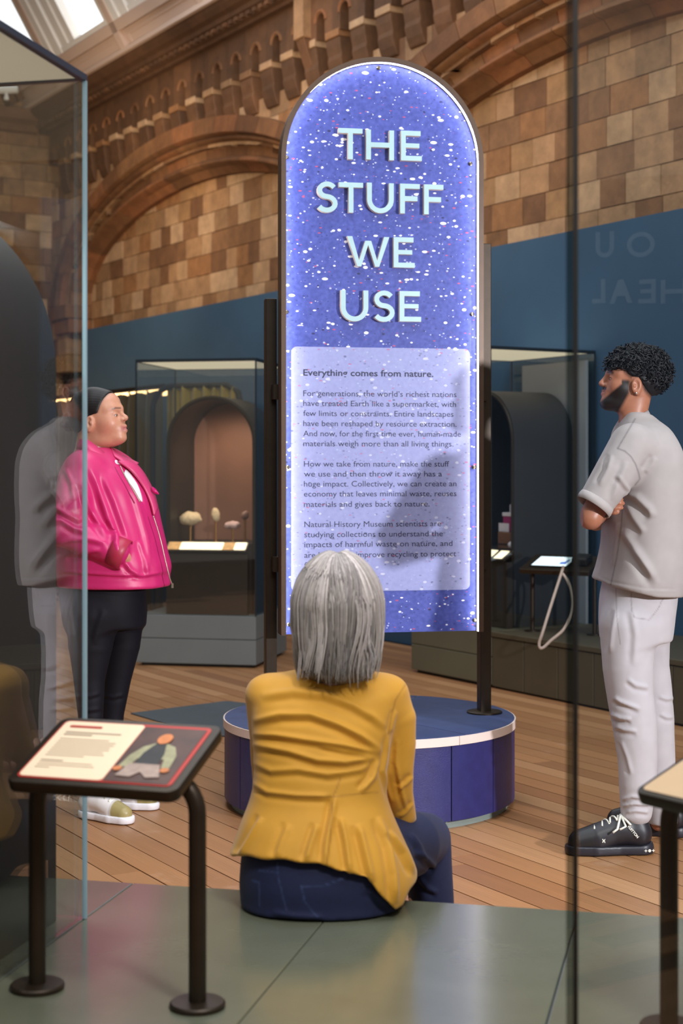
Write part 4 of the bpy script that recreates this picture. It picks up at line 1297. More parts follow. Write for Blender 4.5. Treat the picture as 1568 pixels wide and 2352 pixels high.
# ================================================================== FIGURE TOOLKIT: smooth distance fields -> one continuous mesh
class Field:
    def __init__(self, lo, hi, h):
        self.lo = np.array(lo, float); self.h = h
        n = np.ceil((np.array(hi, float) - self.lo) / h).astype(int) + 1
        self.n = n
        self.ax = [self.lo[i] + h * np.arange(n[i]) for i in range(3)]
        self.F = np.full(n, 1.0, np.float32)
    def _box(self, lo, hi, pad):
        a = np.clip(np.floor((np.array(lo) - pad - self.lo) / self.h).astype(int), 0, self.n)
        b = np.clip(np.ceil((np.array(hi) + pad - self.lo) / self.h).astype(int) + 1, 0, self.n)
        if np.any(b <= a): return None
        sl_ = tuple(slice(a[i], b[i]) for i in range(3))
        X = self.ax[0][sl_[0]].astype(np.float32)[:, None, None]
        Y = self.ax[1][sl_[1]].astype(np.float32)[None, :, None]
        Z = self.ax[2][sl_[2]].astype(np.float32)[None, None, :]
        return sl_, X, Y, Z
    def put(self, sl_, d, k, op='add'):
        a = self.F[sl_]
        if op == 'add':
            if k <= 0: self.F[sl_] = np.minimum(a, d)
            else:
                h = np.clip(0.5 + 0.5 * (a - d) / k, 0, 1)
                self.F[sl_] = a * (1 - h) + d * h - k * h * (1 - h)
        elif op == 'sub':
            d = -d
            if k <= 0: self.F[sl_] = np.maximum(a, d)
            else:
                h = np.clip(0.5 - 0.5 * (a - d) / k, 0, 1)
                self.F[sl_] = a * (1 - h) + d * h + k * h * (1 - h)
    def chain(self, pts, rs, k=0.02, op='add', sq=None):
        """tapered limb through pts; sq = (axis, factor) flattens the section along a world axis"""
        P = [np.array(p, float) for p in pts]
        rs = rs if isinstance(rs, (list, tuple)) else [rs] * len(P)
        m = max(rs)
        b = self._box(np.min(P, 0) - m, np.max(P, 0) + m, k + 2.5 * self.h)
        if b is None: return
        sl_, X, Y, Z = b
        best = None
        for i in range(len(P) - 1):
            a, c = P[i], P[i + 1]
            v = c - a
            vv = max(float(v @ v), 1e-9)
            t = np.clip(((X - a[0]) * v[0] + (Y - a[1]) * v[1] + (Z - a[2]) * v[2]) / vv, 0, 1)
            dx, dy, dz = X - a[0] - t * v[0], Y - a[1] - t * v[1], Z - a[2] - t * v[2]
            if sq is not None:
                if sq[0] == 0: dx = dx * sq[1]
                elif sq[0] == 1: dy = dy * sq[1]
                else: dz = dz * sq[1]
            d = np.sqrt(dx * dx + dy * dy + dz * dz) - (rs[i] + (rs[i + 1] - rs[i]) * t)
            best = d if best is None else np.minimum(best, d)
        self.put(sl_, best, k, op)
    def ell(self, c, r, k=0.02, op='add', R=None):
        """ellipsoid; R: 3x3 whose rows are its axes in world space"""
        c = np.array(c, float); r = np.array(r, float)
        ext = np.sqrt(((np.eye(3) if R is None else np.array(R)) ** 2 * (r ** 2)[:, None]).sum(0))
        b = self._box(c - ext, c + ext, k + 2.5 * self.h)
        if b is None: return
        sl_, X, Y, Z = b
        x, y, z = X - c[0], Y - c[1], Z - c[2]
        if R is not None:
            R = np.array(R)
            x, y, z = (R[0, 0] * x + R[0, 1] * y + R[0, 2] * z), (R[1, 0] * x + R[1, 1] * y + R[1, 2] * z), (R[2, 0] * x + R[2, 1] * y + R[2, 2] * z)
        k0 = np.sqrt((x / r[0]) ** 2 + (y / r[1]) ** 2 + (z / r[2]) ** 2)
        k1 = np.sqrt((x / r[0] ** 2) ** 2 + (y / r[1] ** 2) ** 2 + (z / r[2] ** 2) ** 2) + 1e-6
        self.put(sl_, (k0 * (k0 - 1) / k1).astype(np.float32), k, op)
    def slices(self, rows, k=0.02, p=2.3, yaw=0.0, cap=0.012):
        """horizontal sections: rows of (z, xc, yc, rx, ry)"""
        rows = sorted(rows)
        A = np.array(rows, float)
        mx = max(A[:, 3].max(), A[:, 4].max())
        lo = (A[:, 1].min() - mx, A[:, 2].min() - mx, A[0, 0]); hi = (A[:, 1].max() + mx, A[:, 2].max() + mx, A[-1, 0])
        b = self._box(lo, hi, k + 2.5 * self.h)
        if b is None: return
        sl_, X, Y, Z = b
        zz = Z.ravel()
        # smooth interpolation of the section parameters
        def itp(col):
            return catmull(A[:, 0], A[:, col], zz)[None, None, :].astype(np.float32)
        xc, yc, rx, ry = itp(1), itp(2), np.maximum(itp(3), 0.004), np.maximum(itp(4), 0.004)
        c_, s_ = math.cos(yaw), math.sin(yaw)
        dx, dy = X - xc, Y - yc
        u, v = (c_ * dx + s_ * dy) / rx, (-s_ * dx + c_ * dy) / ry
        e = (np.abs(u) ** p + np.abs(v) ** p) ** (1.0 / p)
        d = (e - 1) * np.minimum(rx, ry)
        dz = np.maximum(A[0, 0] - Z, Z - A[-1, 0])
        h = np.clip(0.5 - 0.5 * (d - dz) / cap, 0, 1)
        d = d * (1 - h) + dz * h + cap * h * (1 - h)
        self.put(sl_, d.astype(np.float32), k)
    def below(self, fn, k=0.004):
        """keep only what lies above the surface z = fn(X, Y)"""
        X = self.ax[0][:, None, None]; Y = self.ax[1][None, :, None]; Z = self.ax[2][None, None, :]
        d = (fn(X, Y) - Z)
        a = self.F
        h = np.clip(0.5 - 0.5 * (a - d) / k, 0, 1)
        self.F = (a * (1 - h) + d * h + k * h * (1 - h)).astype(np.float32)
    def mesh(self):
        F = self.F.copy()
        F[0], F[-1], F[:, 0], F[:, -1], F[:, :, 0], F[:, :, -1] = 1, 1, 1, 1, 1, 1
        nx, ny, nz = F.shape
        S = F < 0
        C = np.zeros((nx - 1, ny - 1, nz - 1), np.uint8)
        for i in (0, 1):
            for j in (0, 1):
                for k in (0, 1):
                    C += S[i:nx - 1 + i, j:ny - 1 + j, k:nz - 1 + k]
        act = np.nonzero((C > 0) & (C < 8))
        I = np.stack(act, 1)
        idx = np.full(C.shape, -1, np.int32)
        idx[act] = np.arange(len(I))
        corners = [(i, j, k) for i in (0, 1) for j in (0, 1) for k in (0, 1)]
        val = {c: F[I[:, 0] + c[0], I[:, 1] + c[1], I[:, 2] + c[2]] for c in corners}
        acc = np.zeros((len(I), 3)); cnt = np.zeros(len(I))
        for c in corners:
            for ax in range(3):
                if c[ax] == 0:
                    c2 = list(c); c2[ax] = 1; c2 = tuple(c2)
                    a, b = val[c], val[c2]
                    m = (a < 0) != (b < 0)
                    t = np.where(m, a / np.where(m, a - b, 1), 0)
                    p = np.array(c, float)[None, :].repeat(len(I), 0)
                    p[:, ax] += t
                    acc += p * m[:, None]; cnt += m
        V = self.lo + self.h * (I + acc / np.maximum(cnt, 1)[:, None])
        faces = []
        for ax in range(3):
            o1, o2 = (ax + 1) % 3, (ax + 2) % 3
            sa = [slice(None)] * 3; sb = [slice(None)] * 3
            sa[ax] = slice(0, -1); sb[ax] = slice(1, None)
            a, b = S[tuple(sa)], S[tuple(sb)]
            E = np.stack(np.nonzero(a != b), 1)
            ok = (E[:, o1] > 0) & (E[:, o2] > 0) & (E[:, o1] < F.shape[o1] - 1) & (E[:, o2] < F.shape[o2] - 1)
            E = E[ok]
            fl_ = a[E[:, 0], E[:, 1], E[:, 2]]
            q = []
            for d1, d2 in ((-1, -1), (0, -1), (0, 0), (-1, 0)):
                G_ = E.copy(); G_[:, o1] += d1; G_[:, o2] += d2
                q.append(idx[G_[:, 0], G_[:, 1], G_[:, 2]])
            q = np.stack(q, 1)
            q[~fl_] = q[~fl_][:, ::-1]
            faces.append(q)
        return V, np.concatenate(faces)

def catmull(xs, ys, q):
    """monotone-free cubic through the samples, clamped at the ends"""
    xs = np.asarray(xs, float); ys = np.asarray(ys, float)
    q = np.clip(q, xs[0], xs[-1])
    m = np.gradient(ys, xs) if len(xs) > 2 else np.full(2, (ys[1] - ys[0]) / (xs[1] - xs[0]))
    i = np.clip(np.searchsorted(xs, q) - 1, 0, len(xs) - 2)
    h = xs[i + 1] - xs[i]
    t = (q - xs[i]) / h
    return ((2 * t ** 3 - 3 * t ** 2 + 1) * ys[i] + (t ** 3 - 2 * t ** 2 + t) * h * m[i] + (-2 * t ** 3 + 3 * t ** 2) * ys[i + 1] + (t ** 3 - t ** 2) * h * m[i + 1])

def vnormals(V, Q):
    n = np.cross(V[Q[:, 2]] - V[Q[:, 0]], V[Q[:, 3]] - V[Q[:, 1]])
    N_ = np.zeros_like(V)
    for k in range(4):
        np.add.at(N_, Q[:, k], n)
    return N_ / (np.linalg.norm(N_, axis=1)[:, None] + 1e-12)

def relax(V, Q, it=1, lam=0.5):
    e = np.concatenate([Q[:, [0, 1]], Q[:, [1, 2]], Q[:, [2, 3]], Q[:, [3, 0]]])
    e = np.concatenate([e, e[:, ::-1]])
    deg = np.bincount(e[:, 0], minlength=len(V)).astype(float)
    for _ in range(it):
        s = np.stack([np.bincount(e[:, 0], weights=V[e[:, 1], i], minlength=len(V)) for i in range(3)], 1)
        V = V + lam * (s / np.maximum(deg, 1)[:, None] - V)
    return V

def topx(V):
    """image position of world points (used to lay folds and seams where the photograph has them)"""
    return np.stack([784 + F_PX * V[:, 0] / V[:, 1], HOR - F_PX * (V[:, 2] - CAM_H) / V[:, 1]], 1)

def crease(V, Nn, lines, facing=None):
    """sculpt cloth folds: each line is (points, width, height); ridge with a hollow on its right-hand side"""
    P = topx(V)
    out = np.zeros(len(V))
    mask = np.clip((-Nn[:, 1] + 0.15) / 0.4, 0, 1) if facing is None else facing
    for pts, w, amp in lines:
        pts = np.array(pts, float)
        lo, hi = pts.min(0) - 4 * w, pts.max(0) + 4 * w
        sel = np.nonzero((mask > 0.01) & np.all(P > lo, 1) & np.all(P < hi, 1))[0]
        if len(sel) == 0: continue
        p = P[sel]
        bd = np.full(len(sel), 1e9); bs = np.zeros(len(sel)); bt = np.zeros(len(sel))
        seg = np.linalg.norm(np.diff(pts, axis=0), axis=1); cum = np.concatenate([[0], np.cumsum(seg)])
        for i in range(len(pts) - 1):
            v = pts[i + 1] - pts[i]
            t = np.clip(((p - pts[i]) @ v) / (v @ v), 0, 1)
            d = p - pts[i] - t[:, None] * v
            dist = np.linalg.norm(d, axis=1)
            sg_ = np.sign(v[0] * d[:, 1] - v[1] * d[:, 0])
            m = dist < bd
            bd[m] = dist[m]; bs[m] = (dist * sg_)[m]; bt[m] = (cum[i] + t * seg[i])[m] / cum[-1]
        tap = np.clip(np.minimum(bt, 1 - bt) / 0.16, 0, 1) ** 0.7
        out[sel] += amp * tap * (np.exp(-(bs / w) ** 2) - 0.75 * np.exp(-((bs - 1.7 * w) / (1.1 * w)) ** 2))
    return V + Nn * (out * mask)[:, None]

def ripple(V, Nn, amp, freq, seed=0):
    rr = np.random.default_rng(seed)
    o = np.zeros(len(V))
    for k in range(5):
        d = rr.normal(size=3); d /= np.linalg.norm(d)
        d2 = rr.normal(size=3)
        o += np.sin(V @ d * freq * rr.uniform(.6, 1.6) + 1.3 * np.sin(V @ d2 * freq * .4) + rr.uniform(0, 6))
    return V + Nn * (amp * o / 5)[:, None]

def figmesh(name, V, Q, mat, parent=None, tint=None, loc=(0, 0, 0)):
    base_ = np.array(loc, float)
    if parent is not None:
        base_ = np.array(wmat(parent).translation)
    me = bpy.data.meshes.new(name)
    me.vertices.add(len(V)); me.vertices.foreach_set('co', (V - base_).astype(np.float32).ravel())
    nf = len(Q); kk = Q.shape[1]
    me.loops.add(nf * kk); me.loops.foreach_set('vertex_index', Q.astype(np.int32).ravel())
    me.polygons.add(nf); me.polygons.foreach_set('loop_start', np.arange(0, nf * kk, kk, dtype=np.int32)); me.polygons.foreach_set('loop_total', np.full(nf, kk, np.int32))
    me.polygons.foreach_set('use_smooth', np.ones(nf, bool))
    me.update(calc_edges=True)
    me.validate()
    me.materials.append(mat)
    if tint is not None:
        at_ = me.color_attributes.new('tint', 'FLOAT_COLOR', 'POINT')
        at_.data.foreach_set('color', np.concatenate([tint, np.ones((len(V), 1))], 1).astype(np.float32).ravel())
    o = bpy.data.objects.new(name, me)
    COL.objects.link(o)
    o.parent = parent
    if parent is None: o.location = loc
    return o

def tints(n, col):
    return np.tile(np.array(lin(col)), (n, 1))

def blend(T, w, col):
    w = np.clip(w, 0, 1)[:, None]
    return T * (1 - w) + np.array(lin(col)) * w

def tubes(paths, rads, sides=5):
    """many tapered strands as one vertex/quad soup; paths (n, m, 3), rads (n, m)"""
    n, m, _ = paths.shape
    t = np.gradient(paths, axis=1); t /= np.linalg.norm(t, axis=2, keepdims=True) + 1e-9
    ref = np.where(np.abs(t[:, :, 2:3]) > 0.8, np.array([1.0, 0, 0]), np.array([0, 0, 1.0]))
    u = np.cross(t, ref); u /= np.linalg.norm(u, axis=2, keepdims=True) + 1e-9
    v = np.cross(t, u)
    an = 2 * np.pi * np.arange(sides) / sides
    V = paths[:, :, None, :] + rads[:, :, None, None] * (u[:, :, None, :] * np.cos(an)[None, None, :, None] + v[:, :, None, :] * np.sin(an)[None, None, :, None])
    V = V.reshape(-1, 3)
    i, j, k = np.meshgrid(np.arange(n), np.arange(m - 1), np.arange(sides), indexing='ij')
    f = lambda i, j, k: (i * m + j) * sides + (k % sides)
    Q = np.stack([f(i, j, k), f(i, j, k + 1), f(i, j + 1, k + 1), f(i, j + 1, k)], -1).reshape(-1, 4)
    return V, Q

def head_frame(o, fwd, pitch=0.0):
    """origin and axes (forward, lateral to the figure's right, up)"""
    f = np.array([fwd[0], fwd[1], 0.0]); f /= np.linalg.norm(f)
    up = np.array([0, 0, 1.0])
    f2 = f * math.cos(pitch) + up * math.sin(pitch)
    up2 = -f * math.sin(pitch) + up * math.cos(pitch)
    r = np.cross(f2, up2)
    return np.array(o, float), np.stack([f2, r, up2])

def head(Fd, o, R, s=1.0, jaw=1.0, chin=(0.100, 0.0, -0.083), nose=(0.125, -0.005), male=False, face=0.0):
    P = lambda a, l, b: o + s * (R[0] * a + R[1] * l + R[2] * b)
    E = lambda c, r, k, op='add': Fd.ell(P(*c), np.array(r) * s, k * s, op, R)
    Cn = lambda pts, rs, k, op='add': Fd.chain([P(*p) for p in pts], [x * s for x in rs], k * s, op)
    E((-.013, 0, .037), (.100, .077, .084), .0)
    E((.035, 0, -.002), (.076, .063, .076), .03)
    E((.040, 0, -.058), (.066 * jaw, .056 * jaw, .050), .03)
    E(chin, (.026, .030, .022), .03)
    if not male: E((.050, 0, .050), (.051, .055, .050), .02)
    for sd in (-1, 1):
        E((.066, sd * .034, -.026), (.036, .030, .034), .025)
        Cn([(.104, 0, .026), (.092, sd * .034, .027), (.070, sd * .052, .022)], [.008, .0085, .008], .02) if male else Cn([(.102, 0, .032), (.090, sd * .034, .034), (.068, sd * .050, .030)], [.006, .0065, .006], .025)
    E((.098, 0, -.047), (.026, .028, .026), .02)
    for sd in (-1, 1):
        E((.110, sd * .030, .008), (.013, .0165, .0105), .012, 'sub')
    Cn([(.104, 0, .024), ((.104 + nose[0]) / 2 + (.002 if male else -.002), 0, (.022 + nose[1]) / 2), (nose[0], 0, nose[1])], [.008, .0095, .0115] if male else [.0075, .0085, .0122], .010)
    for sd in (-1, 1):
        E((nose[0] - .011, sd * .0125, nose[1] - .006), (.012, .0075, .008), .006)
        E((nose[0] - .006, sd * .006, nose[1] - .013), (.005, .0035, .004), .003, 'sub')
        Cn([(.121, 0, -.039), (.104, sd * .020, -.047)] if male else [(.122, 0, -.0385), (.113, sd * .012, -.041), (.097, sd * .0245, -.0475)], [.0068, .004] if male else [.0080, .0075, .0045], .006)
        Cn([(.122, 0, -.0545), (.105, sd * .018, -.049)] if male else [(.1225, 0, -.0555), (.112, sd * .012, -.0545), (.098, sd * .022, -.0495)], [.0078, .004] if male else [.0092, .0082, .005], .006)
    for sd in (-1, 1):
        Cn([(.133, 0, -.0465), (.106, sd * .023, -.0482)], [.0022, .0018], .003, 'sub')
        # eyelids
        E((.0942, sd * .031, .0070), (.0130, .0155, .0110), .005)
        Cn([(.1062, sd * .020, .0065), (.1075, sd * .030, .0040), (.1010, sd * .043, .0055)], [.0022, .0036, .0022] if male else [.0026, .0044, .0026], .001, 'sub')
    # ears
    for sd in (-1, 1):
        c = (.004, sd * .073, -.022)
        Rr = R
        E(c, (.021, .011, .032), .006)
        E((.006, sd * .084, -.019), (.0125, .0095, .021), .003, 'sub')
        E((.012, sd * .077, -.022), (.006, .006, .008), .004)
        E((.000, sd * .073, -.048), (.010, .006, .010), .006)
    return P

def lips_brows(V, o, R, s, T, lip, brow, brow_w=1.0, brow_b=.034):
    L = ((V - o) / s) @ R.T
    a, l, b = L[:, 0], L[:, 1], L[:, 2]
    w = np.exp(-(((b + .047) / .0115) ** 4)) * np.clip((a - .104 + np.abs(l) * .42) / .006, 0, 1) * np.clip((.026 - np.abs(l)) / .003, 0, 1)
    T = blend(T, w * 0.85, lip)
    arc = brow_b - .35 * np.maximum(np.abs(l) - .036, 0) - .002
    w = np.exp(-((b - arc - .002) / (.0042 * brow_w)) ** 2) * np.clip((np.abs(l) - .010) / .004, 0, 1) * np.clip((.052 - np.abs(l)) / .006, 0, 1) * (a > .05)
    T = blend(T, w * 0.9, brow)
    # eyes: dark lash line
    w = np.exp(-((b - .0086 + 6 * (np.abs(l) - .031) ** 2 * 4) / .0022) ** 2) * np.exp(-((np.abs(l) - .031) / .0135) ** 4) * (a > .085)
    T = blend(T, w * 0.9, (36, 24, 20))
    return T
# ================================================================== PEOPLE
M['skin'] = attrmat('skin', 0.42, 0.05, 400, sss=0.12, var=0.05, vscale=60)
M['cloth'] = attrmat('woven_cotton', 0.85, 0.10, 900, sheen=0.12, var=0.04, vscale=25)
M['jersey'] = attrmat('mustard_jersey', 0.72, 0.10, 700, sheen=0.20, var=0.05, vscale=14)
M['leather'] = attrmat('pink_leather', 0.42, 0.08, 300, var=0.05, vscale=20, spec=0.5)
M['legging'] = attrmat('black_stretch_fabric', 0.7, 0.05, 900, var=0.05, vscale=25, spec=0.25)
M['denim'] = attrmat('denim', 0.8, 0.2, 900, sheen=0.03, var=0.12, vscale=120)
M['hair'] = attrmat('hair_strands', 0.48, 0.0, 10, var=0.10, vscale=80, spec=0.35)
M['shoe'] = attrmat('shoe_leather', 0.4, 0.03, 200, var=0.04, vscale=30)
M['eye'] = pmat('eye_white', (190, 178, 170), 0.15, 0, 0.02, 10)
M['iris'] = pmat('dark_iris', (44, 28, 20), 0.12, 0, 0.02, 10)
M['zip'] = pmat('zip_metal', (190, 180, 160), 0.3, 0.8, 0.05, 60)
M['lace'] = pmat('white_lace', (228, 224, 212), 0.8, 0, 0.05, 60)

def hand(Fd, w, d, side, s=1.0, curl=(20, 35, 25), k=0.006, thumb=True, spread=0.0):
    w, d, side = (np.array(v, float) for v in (w, d, side))
    d /= np.linalg.norm(d); side -= d * (side @ d); side /= np.linalg.norm(side)
    n = np.cross(d, side)
    R = np.stack([d, side, n])
    Fd.ell(w + d * .052 * s, np.array((.056, .041, .016)) * s, 0.012, 'add', R)
    Fd.chain([w - d * .02 * s, w + d * .02 * s], [.026 * s, .026 * s], 0.012)
    for i, (off, ln, r) in enumerate(((-.031, .074, .0088), (-.0105, .083, .0092), (.0105, .078, .0088), (.030, .060, .0078))):
        p = w + d * .088 * s + side * off * s
        a = 0.0
        pts, rs = [p - d * .02 * s], [r * s]
        for j, fr in enumerate((.45, .30, .25)):
            a += math.radians(curl[j])
            dd = d * math.cos(a) + n * math.sin(a) + side * spread * off
            pts.append(pts[-1] + dd * ln * fr * s + (d * .02 * s if j == 0 else 0))
            rs.append(r * s * (1 - .09 * (j + 1)))
        Fd.chain(pts, rs, k)
    if thumb:
        b = w + d * .02 * s - side * .03 * s
        t1 = b + (d * .7 - side * .6 + n * .3) * .045 * s
        t2 = t1 + (d * .95 - side * .15 + n * .35) * .032 * s
        t3 = t2 + (d * .95 + side * .05 + n * .3) * .024 * s
        Fd.chain([b, t1, t2, t3], [.016 * s, .0125 * s, .0105 * s, .009 * s], 0.01)

def eyes(o, R, s, parent, squint=0.0):
    for sd in (-1, 1):
        c = o + s * (R[0] * .0938 + R[1] * sd * .031 + R[2] * .0055)
        bm = bmesh.new(); bmesh.ops.create_uvsphere(bm, u_segments=16, v_segments=10, radius=.0112 * s)
        V = np.array([v.co[:] for v in bm.verts]) + c
        mb = MB(); mb.add([tuple(p) for p in V], [tuple(x.index for x in f.verts) for f in bm.faces]); bm.free()
        e = mb.build('eye', M['eye'], parent, smooth='all', world=True)
        ci = c + R[0] * .0064 * s - R[2] * .0012 * s
        bm = bmesh.new(); bmesh.ops.create_uvsphere(bm, u_segments=14, v_segments=8, radius=.0056 * s)
        V = np.array([v.co[:] for v in bm.verts]) + ci
        mb = MB(); mb.add([tuple(p) for p in V], [tuple(x.index for x in f.verts) for f in bm.faces]); bm.free()
        mb.build('iris', M['iris'], e, smooth='all', world=True)

def sneaker(parent, heel, yaw, L, mats, toe_col, up_col, sole_col, chunky=1.0, laces=8, zs=1.0):
    q = L / 0.28
    Fd = Field((-0.02, -0.075, -0.01), (0.31 * q, 0.075, 0.16), 0.0035)
    Fd.chain([(.045 * q, 0, .058), (.085 * q, 0, .070), (.125 * q, 0, .066), (.175 * q, 0, .046), (.235 * q, 0, .036)], [.040, .043, .043, .043 * chunky, .034 * chunky], 0.02)
    Fd.chain([(.04 * q, 0, .062), (.05 * q, 0, .098)], [.036, .034], 0.02)
    Fd.chain([(.055 * q, 0, .088), (.062 * q, 0, .16)], [.027, .034], 0.008, 'sub')
    Fd.below(lambda X, Y: 0.022 + 0 * X, 0.004)
    V, Q = Fd.mesh(); V = relax(V, Q, 2)
    V[:, 2] = np.where(V[:, 2] > .02, .02 + (V[:, 2] - .02) * zs, V[:, 2])
    T = tints(len(V), up_col)
    T = blend(T, (V[:, 0] - .195 * q) / .004, toe_col)
    T = blend(T, np.exp(-((V[:, 0] - .192 * q) / .002) ** 2) * .6, tuple(int(c * .6) for c in up_col))
    c_, s_ = math.cos(yaw), math.sin(yaw)
    h0 = np.array(heel, float)
    def tr(V):
        V = np.asarray(V, float)
        return np.stack([V[..., 0] * c_ - V[..., 1] * s_, V[..., 0] * s_ + V[..., 1] * c_, V[..., 2]], -1) + h0
    sh = figmesh('shoe', tr(V), Q, M['shoe'], parent, T)
    Fs = Field((-0.03, -0.075, -0.01), (0.32 * q, 0.075, 0.06), 0.0035)
    Fs.chain([(.040 * q, 0, .018), (.11 * q, 0, .018), (.185 * q, 0, .018), (.240 * q, 0, .018)], [.043 * chunky, .040 * chunky, .049 * chunky, .040 * chunky], 0.012)
    Z = Fs.ax[2][None, None, :]
    X = Fs.ax[0][:, None, None]
    Fs.F = np.maximum(Fs.F, np.maximum(0.002 - Z, Z - 0.030 * chunky - 0.02 * np.clip((.05 * q - X) / .1, 0, 1) * (chunky > 1.05))).astype(np.float32)
    V, Q = Fs.mesh(); V = relax(V, Q, 1)
    figmesh('sole', tr(V), Q, M['shoe'], sh, tints(len(V), sole_col))
    def top(x):
        return float(np.interp(x / q, [.085, .125, .175, .235], [.113, .109, .089, .070]) - .02) * zs + .021
    # laces: bars over the tongue and a loose bow
    for i in range(laces):
        x = (.100 + .085 * i / (laces - 1)) * q
        pts = [(x + (.006 if i % 2 else -.006) * (t - .5) * 2, (t - .5) * 2 * .027, top(x) - .010 * ((t - .5) * 2) ** 2 + .002) for t in np.linspace(0, 1, 7)]
        MB().tube([tuple(p) for p in tr(pts)], .0034, 6).build('lace', M['lace'], sh, smooth='all', world=True)
    return sh, tr, top, q

def cuff(c, d, r, w, name, parent, tint, mat, thick=.004):
    d = d / np.linalg.norm(d)
    u = np.cross(d, (0, 0, 1)); u /= np.linalg.norm(u); v = np.cross(d, u)
    n = 36
    V = np.array([c + d * (t * w) + (u * math.cos(2 * math.pi * k / n) + v * math.sin(2 * math.pi * k / n)) * rr_ for t, rr_ in ((-.5, r * .97), (0.0, r), (.5, r)) for k in range(n)])
    Q = np.array([(j * n + k, j * n + (k + 1) % n, (j + 1) * n + (k + 1) % n, (j + 1) * n + k) for j in range(2) for k in range(n)])
    o = figmesh(name, V, Q, mat, parent, tints(len(V), tint))
    so = o.modifiers.new('thick', 'SOLIDIFY'); so.thickness = thick; so.offset = 0
    return o

# ------------------------------------------------------------------ the person in pink
D = 6.28
U = D / F_PX
a6 = lambda x, y, dy=0.0: np.array(at(x, y, D + dy))
base_w = (float(a6(225, 1870)[0]), D, 0.0)
ho, HR = head_frame(a6(222, 960), (0.951, -0.309), math.radians(2))
Fb = Field((ho[0] - .16, D - .30, -.0), (ho[0] + .20, D + .30, 1.72), 0.0032)
HP = head(Fb, ho, HR, 1.0, jaw=1.0, chin=(.100, 0, -.084), nose=(.1255, -.005))
Fb.chain([HP(-.02, 0, -.05), HP(-.035, 0, -.12), a6(205, 1060)], [.056, .058, .075], .03)
Fb.ell(HP(.03, 0, -.095), (.055, .05, .025), .03, 'add', HR)
Fb.slices([(a6(0, y)[2], a6((x0 + x1) / 2, y)[0], D, (x1 - x0) / 2 * U, ry) for y, x0, x1, ry in ((1060, 180, 268, .14), (1110, 172, 305, .155), (1200, 170, 322, .15), (1290, 170, 316, .15), (1380, 165, 318, .155))], .03)
for (sh_, el_, wr_) in ((a6(190, 1075, -.16), a6(152, 1222, -.215), a6(272, 1270, -.205)), (a6(228, 1075, .16), a6(190, 1225, .22), a6(305, 1270, .17))):
    Fb.chain([sh_, el_, wr_], [.050, .038, .025], .02)
Fb.chain([a6(268, 1268, -.23), a6(284, 1277, -.222), a6(298, 1296, -.17)], [.027, .025, .022], .01)
hand(Fb, a6(274, 1270, -.195), (.45, .75, -.45), (.5, -.5, .5), .85)
hand(Fb, a6(305, 1270, .13), (.2, -.9, -.3), (.5, .5, .5), .85)
for (p, rs) in (([a6(212, 1380, -.085), a6(206, 1560, -.095), a6(212, 1800, -.105), a6(214, 1832, -.11)], [.075, .042, .03, .026]), ([a6(272, 1380, .08), a6(268, 1560, .08), a6(252, 1790, .09), a6(252, 1835, .09)], [.07, .040, .03, .028])):
    Fb.chain(p, rs, .03)
V, Q = Fb.mesh(); V = relax(V, Q, 2, .4)
T = tints(len(V), (198, 142, 114))
T = lips_brows(V, ho, HR, 1.0, T, (172, 96, 94), (66, 46, 40), .75)
L = (V - ho) @ HR.T
T = blend(T, .35 * np.exp(-((L[:, 0] - .07) / .03) ** 2 - ((np.abs(L[:, 1]) - .05) / .03) ** 2 - ((L[:, 2] + .03) / .03) ** 2), (206, 124, 104))
hl_ = np.interp(L[:, 2], [-.08, -.045, -.01, .006, .016, .03, .05, .085, .105, .13], [-.060, -.034, -.018, .012, .042, .047, .053, .066, .071, .073]) - .10 * np.abs(L[:, 1]) + .0045
T = blend(T, np.clip((hl_ + .007 - L[:, 0]) / .010, 0, 1) ** 1.5 * (L[:, 2] > .012) * .9, (34, 24, 22))
woman = figmesh('person', V, Q, M['skin'], None, T, base_w)
tag(woman, 'standing person in a bright pink leather jacket and black leggings, hand in pocket', 'person')
eyes(ho, HR, 1.0, woman)
# slicked hair with a low bun
Fh = Field(ho - .17, ho + .16, 0.0032)
head(Fh, ho, HR, 1.0, jaw=1.0, chin=(.100, 0, -.084), nose=(.1255, -.005))
Fh.F -= .0040
Fh.ell(HP(-.050, 0, -.005), (.068, .070, .066), .03, 'add', HR)
# keep hair behind the hairline
X, Y, Z = Fh.ax[0][:, None, None], Fh.ax[1][None, :, None], Fh.ax[2][None, None, :]
la = (X - ho[0]) * HR[0, 0] + (Y - ho[1]) * HR[0, 1] + (Z - ho[2]) * HR[0, 2]
ll = (X - ho[0]) * HR[1, 0] + (Y - ho[1]) * HR[1, 1] + (Z - ho[2]) * HR[1, 2]
lb = (X - ho[0]) * HR[2, 0] + (Y - ho[1]) * HR[2, 1] + (Z - ho[2]) * HR[2, 2]
hl = np.interp(lb.ravel(), [-.08, -.045, -.01, .006, .016, .03, .05, .085, .105, .13], [-.060, -.034, -.018, .012, .042, .047, .053, .066, .071, .073]).reshape(lb.shape) - .10 * np.abs(ll) + .0045
dd_ = (la - hl) * .8; kk_ = .006; hh_ = np.clip(.5 - .5 * (Fh.F - dd_) / kk_, 0, 1); Fh.F = (Fh.F * (1 - hh_) + dd_ * hh_ + kk_ * hh_ * (1 - hh_)).astype(np.float32)
Fh.ell(HP(-.122, 0, -.010), (.032, .036, .040), .012, 'add', HR)
V, Q = Fh.mesh(); V = relax(V, Q, 4, .5)
Nn = vnormals(V, Q)
Lh = (V - ho) @ HR.T
ang = np.arctan2(Lh[:, 1], Lh[:, 2] - .0)
V = V + Nn * (0.0002 * np.sin(ang * 60 + 3 * np.sin(Lh[:, 0] * 30)) * (Lh[:, 0] > -.1))[:, None]
